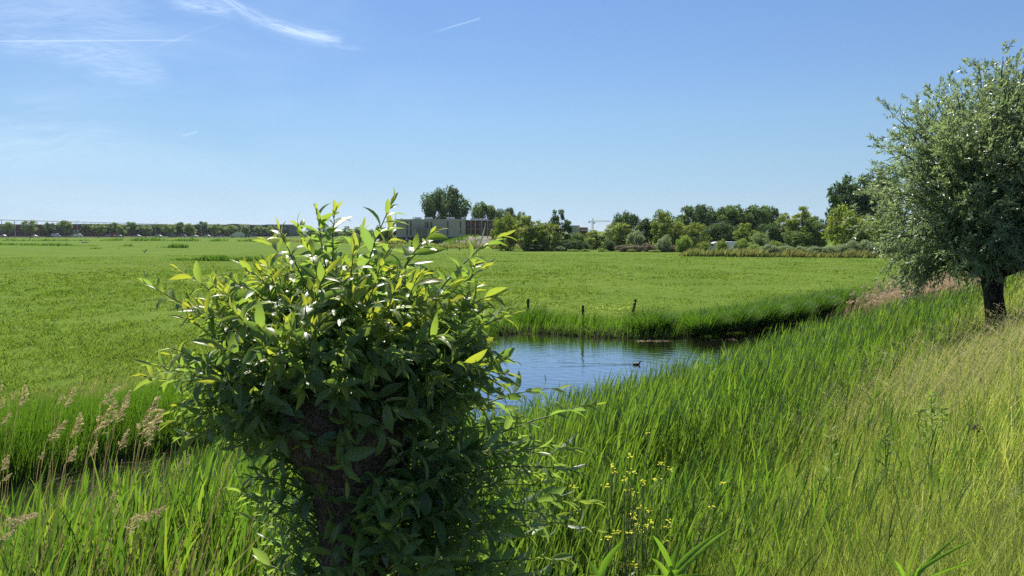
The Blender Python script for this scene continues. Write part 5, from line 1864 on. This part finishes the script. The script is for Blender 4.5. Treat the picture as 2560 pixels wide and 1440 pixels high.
# (tip, base) of each plume in the photograph and its distance
PL = [((385, 1003), (340, 1098), 5.6), ((396, 1032), (350, 1100), 5.7), ((183, 975), (154, 1026), 6.9), ((155, 988), (138, 1014), 6.8), ((290, 970), (252, 1004), 6.6), ((283, 995), (250, 1010), 6.4),
      ((204, 1036), (172, 1100), 6.2), ((272, 1016), (224, 1102), 6.0), ((318, 982), (296, 1030), 6.8), ((312, 1010), (286, 1060), 6.5), ((155, 1058), (114, 1106), 6.0), ((60, 968), (42, 1026), 6.8),
      ((37, 979), (24, 1004), 7.1), ((190, 1118), (162, 1160), 5.6), ((314, 1080), (294, 1128), 5.8), ((8, 955), (-4, 985), 6.7), ((6, 996), (-6, 1030), 6.4), ((20, 1036), (-4, 1068), 6.0),
      ((22, 1138), (0, 1180), 5.3), ((110, 1128), (98, 1152), 6.1), ((388, 1086), (360, 1118), 6.0), ((290, 1032), (272, 1058), 6.6), ((455, 1150), (438, 1176), 6.3), ((24, 1185), (2, 1204), 5.0),
      ((92, 1278), (2, 1310), 4.2), ((398, 1274), (322, 1300), 4.4), ((282, 1232), (270, 1262), 4.6), ((292, 1262), (282, 1300), 4.6), ((30, 1326), (-8, 1352), 4.0), ((345, 1285), (318, 1340), 4.3),
      ((470, 1140), (462, 1170), 6.4), ((238, 1108), (218, 1146), 6.1)]
WHAT = ['full brown', 'narrow brown', 'feathery pale', 'thin pale', 'arching beige', 'drooping beige', 'slender brown', 'long feathery', 'loose pale', 'ragged']
for i, (tp, bs, Y) in enumerate(PL):
    T, B = P(*tp, Y), P(*bs, Y)
    fx_ = B[0] - (.20 + .25 * g.random()) * (T[0] - B[0]) / max(abs(T[0] - B[0]), .01) * .8 - .05
    fy_ = Y + g.normal(0, .15)
    ft = np.array([fx_, fy_, float(H(fx_, fy_)) - .03])
    nb_ = ('ditch', 'green reeds', 'dark water')[i % 3]
    e = empty('dry_reed', ft, f'dry reed with {WHAT[i % 10]} plume, {ORD[sorted(range(len(PL)), key=lambda k: PL[k][0][0]).index(i)]} plume from the left', 'reed', 'dry plumed reeds on the near bank')
    st_ = bez(ft, ft + (B - ft) * np.array([.25, .3, .62]), B, 10)
    MB().add(*tube(loc(st_, ft), np.linspace(.0045, .0022, 10), 5)).build('stalk', M['reed_stalk'], e)
    po = link('plume', PLUMES[i % 5], e)
    po.location = Vector(B - ft)
    dv_ = T - B
    L = np.linalg.norm(dv_)
    tilt = math.atan2(dv_[0], dv_[2]) - .25
    po.rotation_euler = (0, tilt, g.normal(0, .25))
    po.scale = (L, L, L)
# bare dry stalks between them
mb = MB()
n = 420
pxs, Ys = -60 + 560 * g.random(n) ** 1.5, 3.3 + 3.0 * g.random(n) ** 1.4
sx_ = np.array([X_at(a, b, 2.2) for a, b in zip(pxs, Ys)])
for x_, y_ in zip(sx_, Ys):
    b_ = np.array([x_, y_, float(H(x_, y_))])
    l = (1.2 + 1.2 * g.random()) * np.interp(y_, [3.3, 5], [.75, 1])
    e_ = b_ + np.array([l * (.08 + .20 * g.random() + (.5 if g.random() < .08 else 0)), g.normal(0, .12), l])
    mb.add(*tube(bez(b_, b_ + (e_ - b_) * np.array([.3, .4, .6]), e_, 6), np.linspace(.0055, .0020, 6), 4, False)[:2])
tag(mb.build('dry_stalks', M['reed_stalk']), 'bare straw coloured reed stalks among the plumes', 'stalks', kind='stuff')

# ------------------------------------------------------------------ yellow mustard plants
g = rng(81)
M['mustard_green'] = plant_mat('mustard_green', [(.075, .115, .035), (.12, .16, .055), (.17, .20, .085)], (1.7, 1.7, .9), .3, .5, .35)
HEADS = [((570, 463), (587, 593), (582, 738), (530, 648), (610, 770)), ((437, 540), (463, 593), (393, 698)), ((823, 523), (905, 570)), ((767, 650), (685, 678)), ((107, 715), (138, 905)),
         ((650, 880), (718, 908), (580, 930), (600, 975)), ((745, 1005), (710, 1025), (705, 1055), (650, 1078), (620, 1030)), ((890, 990), (875, 1040), (872, 1158)), ((1330, 678), (1250, 875)), ((455, 1080), (580, 1088), (390, 1120)),
         ((585, 1345), (625, 1360)), ((720, 268),)]
ML = ['tall mustard plant with five yellow heads, highest in the middle of the clump', 'mustard plant with three yellow heads at the edge of the clump by the willow', 'tall mustard plant with large yellow head, pale bud beside it', 'mustard plant with the biggest single yellow head',
      'thin mustard plant among the willow leaves', 'short mustard plant with four small yellow heads in mid clump', 'low mustard plant with a dense cluster of yellow heads', 'low mustard plant with stacked yellow heads beside the dense cluster',
      'long leaning mustard plant full of seed pods, nearly flowerless', 'low mustard plant touching the willow shoots', 'smallest mustard plant near the bottom edge', 'lone yellow flower high among the green reeds']
for hs, lab in zip(HEADS, ML):
    Y = 4.0 + .5 * g.random()
    if len(hs) == 1:
        Y = 6.5
    pts = [P(1400 + a * .3055, 1000 + b * .3055, Y + g.normal(0, .06)) for a, b in hs]
    cxm = np.mean([p_[0] for p_ in pts]) - .03
    if hs[0][0] == 1330:
        cxm -= .22
    ft = np.array([cxm, Y, float(H(cxm, Y))])
    e = empty('mustard_plant', ft, lab, 'flower', 'yellow mustard flowers in the slope grass')
    sm = MB()
    for hp in pts:
        main = bez(ft, ft + (hp - ft) * np.array([.1, .3, .55]), hp, 12)
        sm.add(*tube(loc(main, ft), np.linspace(.005, .0018, 12), 5), r=.35)
        npod = 34
        f = .42 + .55 * g.random(npod) if len(hs) > 1 else .8 + .18 * g.random(npod)
        bp_ = np.stack([np.interp(f * 11, np.arange(12), main[:, c]) for c in range(3)], 1)
        az = g.random(npod) * 6.3
        v, q, t, _ = blades(loc(bp_, ft), (.035 + .03 * g.random(npod)), .0048, az, .75 + .3 * g.random(npod), -.45, 2, None, (.6, 1))
        sm.add(v, q, t, rep(.4 + .5 * g.random(npod), 5))
        nlv = 7
        f = .1 + .4 * g.random(nlv)
        bp_ = np.stack([np.interp(f * 11, np.arange(12), main[:, c]) for c in range(3)], 1)
        v, q, t, _ = blades(loc(bp_, ft), .08 + .07 * g.random(nlv), .022, g.random(nlv) * 6.3, .8, .7, 3, None, (.4, 1, .7))
        sm.add(v, q, t, rep(.2 + .3 * g.random(nlv), 7))
    sm.build('stem', M['mustard_green'], e)
    for hp in pts:
        fm = MB()
        nf = 8
        cc_ = hp + g.normal(0, 1, (nf, 3)) * np.array([.012, .012, .006])
        for c in cc_:
            a = np.arange(4) * 1.57 + g.random()
            v, q, t, _ = blades(np.tile(loc(c, ft), (4, 1)), .0075, .0075, a, .95, .3, 2, None, (.5, 1))
            fm.add(v, q, t, rep(g.random(4), 5))
        fm.build('flower_head', M['yellow_petal'], e)

# ------------------------------------------------------------------ broad bladed clumps close to the camera and leafy weeds on the slope
M['iris_blade'] = plant_mat('iris_blade', [(.10, .19, .030), (.13, .22, .036), (.18, .25, .045)], (2.2, 2.3, .9), .5, .4, .45)


def blade_clump(foot_px, foot_py, Y, tips, label, wd=.03):
    b_ = P(foot_px, foot_py, Y)
    z = float(H(b_[0], Y))
    ft = np.array([b_[0], Y, min(z, b_[2])])
    e = empty('reed_clump', ft, label, 'reed clump')
    for tpx, tpy, dy in tips:
        T = P(tpx, tpy, Y + dy)
        start = b_ + g.normal(0, .012, 3)
        pts = bez(start, start + (T - start) * np.array([.35, .4, .62]), T, 8)
        tan = unit(np.gradient(pts, axis=0))
        sd_ = unit(np.cross(tan, unit(np.array([g.normal(0, .5), -1.0, .2 + g.normal(0, .3)]))))
        w_ = wd * .5 * np.interp(np.linspace(0, 1, 8), [0, .4, .8, 1], [.55, 1, .6, .02])[:, None]
        nn = np.cross(sd_, tan)
        V = np.stack([pts - sd_ * w_ + nn * w_ * .35, pts, pts + sd_ * w_ + nn * w_ * .35], 1).reshape(-1, 3)
        q = [(3 * i + c, 3 * i + c + 1, 3 * i + c + 4, 3 * i + c + 3) for i in range(7) for c in (0, 1)]
        MB().add(loc(V, ft), q, r=np.clip(g.normal(.5, .25), 0, 1)).build('blade', M['iris_blade'], e)
    v, q, t = tube(loc([ft, (ft + b_) / 2, b_ + [0, 0, .03]], ft), [.009, .008, .004], 6)
    MB().add(v, q, t).build('stalk', M['willow_stem'], e)


blade_clump(1672, 1450, 2.9, [(1632, 1338, 0), (1706, 1342, .05), (1628, 1395, -.05), (1735, 1372, .1), (1800, 1330, .15), (1610, 1440, 0), (1842, 1312, .2), (1775, 1440, -.1), (1700, 1425, -.1)],
            'clump of broad bright reed blades fanning out below the mustard flowers', .025)
blade_clump(2262, 1470, 3.0, [(2188, 1366, 0), (2455, 1342, .1), (2315, 1310, .05), (2400, 1335, .2), (2475, 1392, .05), (2235, 1400, -.1), (2310, 1400, -.05)],
            'clump of long reed blades with one yellow blade beside the bottom edge', .015)
blade_clump(1500, 1460, 2.8, [(1560, 1352, 0), (1520, 1400, .1), (1470, 1400, 0)], 'small clump of reed blades tucked under the willow shoots', .026)


def leafy_weed(px, top, Y, label, mat, n=26, ll=.075, wd=.34, heads=False):
    x_ = X_at(px, Y, 2.4)
    ft = np.array([x_, Y, float(H(x_, Y))])
    T = P(px + 6, top, Y)
    e = empty('leafy_weed' if not heads else 'dock_plant', ft, label, 'weed')
    main = bez(ft, ft + (T - ft) * np.array([.2, .3, .6]), T, 10)
    MB().add(*tube(loc(main, ft), np.linspace(.006, .002, 10), 5)).build('stem', M['willow_stem'], e)
    f = np.linspace(.25, 1, n)
    bp_ = np.stack([np.interp(f * 9, np.arange(10), main[:, c]) for c in range(3)], 1)
    ph = np.arange(n) * 2.4
    d = np.stack([np.cos(ph), np.sin(ph), .5 + .5 * f], 1)
    v, q = leaves(loc(bp_, ft), d, np.tile([0, 0, 1.0], (n, 1)) + g.normal(0, .3, (n, 3)), ll * (1.25 - .6 * f) * (.8 + .4 * g.random(n)), ll * wd * (1.2 - .5 * f), .3 + .5 * g.random(n), .3, 4)
    MB().add(v, q, r=rep(np.clip(g.normal(.5, .25, n), 0, 1), 15)).build('leaves', mat, e)
    if heads:
        hm = MB()
        n2 = 60
        bb = loc(T, ft) + g.normal(0, 1, (n2, 3)) * np.array([.028, .016, .014])
        v, q, t, _ = blades(bb, .018, .014, g.random(n2) * 6.3, .8, .6, 2, None, (.8, 1))
        hm.add(v, q, t, r=.5)
        hm.build('seed_cluster', M['dark_seed'], e)


M['dark_seed'] = solid_mat('dark_seed', (.035, .02, .014), (.06, .035, .025), .8, .2, 20)
leafy_weed(2322, 985, 6.2, 'tall bright green leafy weed in the yellow slope grass', M['crown_fresh'], 44, .11, .36)
leafy_weed(2348, 1015, 6.3, 'leafy weed close behind the tallest one', M['crown_fresh'], 36, .10, .36)
leafy_weed(2290, 1020, 6.1, 'shorter leafy weed next to the tallest one', M['crown_fresh'], 30, .10, .36)
leafy_weed(2207, 1088, 5.6, 'upright thistle like weed with narrow dark leaves', M['rush_leaf'], 50, .10, .20)
leafy_weed(2072, 1070, 5.9, 'pale leafy weed standing at the edge of the reeds', M['crown_fresh'], 18, .12, .28)
leafy_weed(2436, 1072, 5.4, 'dock stem topped by a dark brown seed head', M['mustard_green'], 8, .06, .2, True)
duck.scale = (.78, .78, .70)

# ------------------------------------------------------------------ the slightly hazy air
hm, nt, o = new_mat('haze_air')
pv = nt.nodes.new('ShaderNodeVolumePrincipled')
pv.inputs['Color'].default_value = (.88, .93, 1.0, 1)
pv.inputs['Density'].default_value = .00006
pv.inputs['Anisotropy'].default_value = .2
nt.links.new(pv.outputs[0], o.inputs['Volume'])
hz_ = boxes([(-3500, 3500, -3500, 3500, -2.5, 26)]).build('haze', hm, None, False)
tag(hz_, 'thin pale haze of warm summer air over the meadow', kind='stuff')
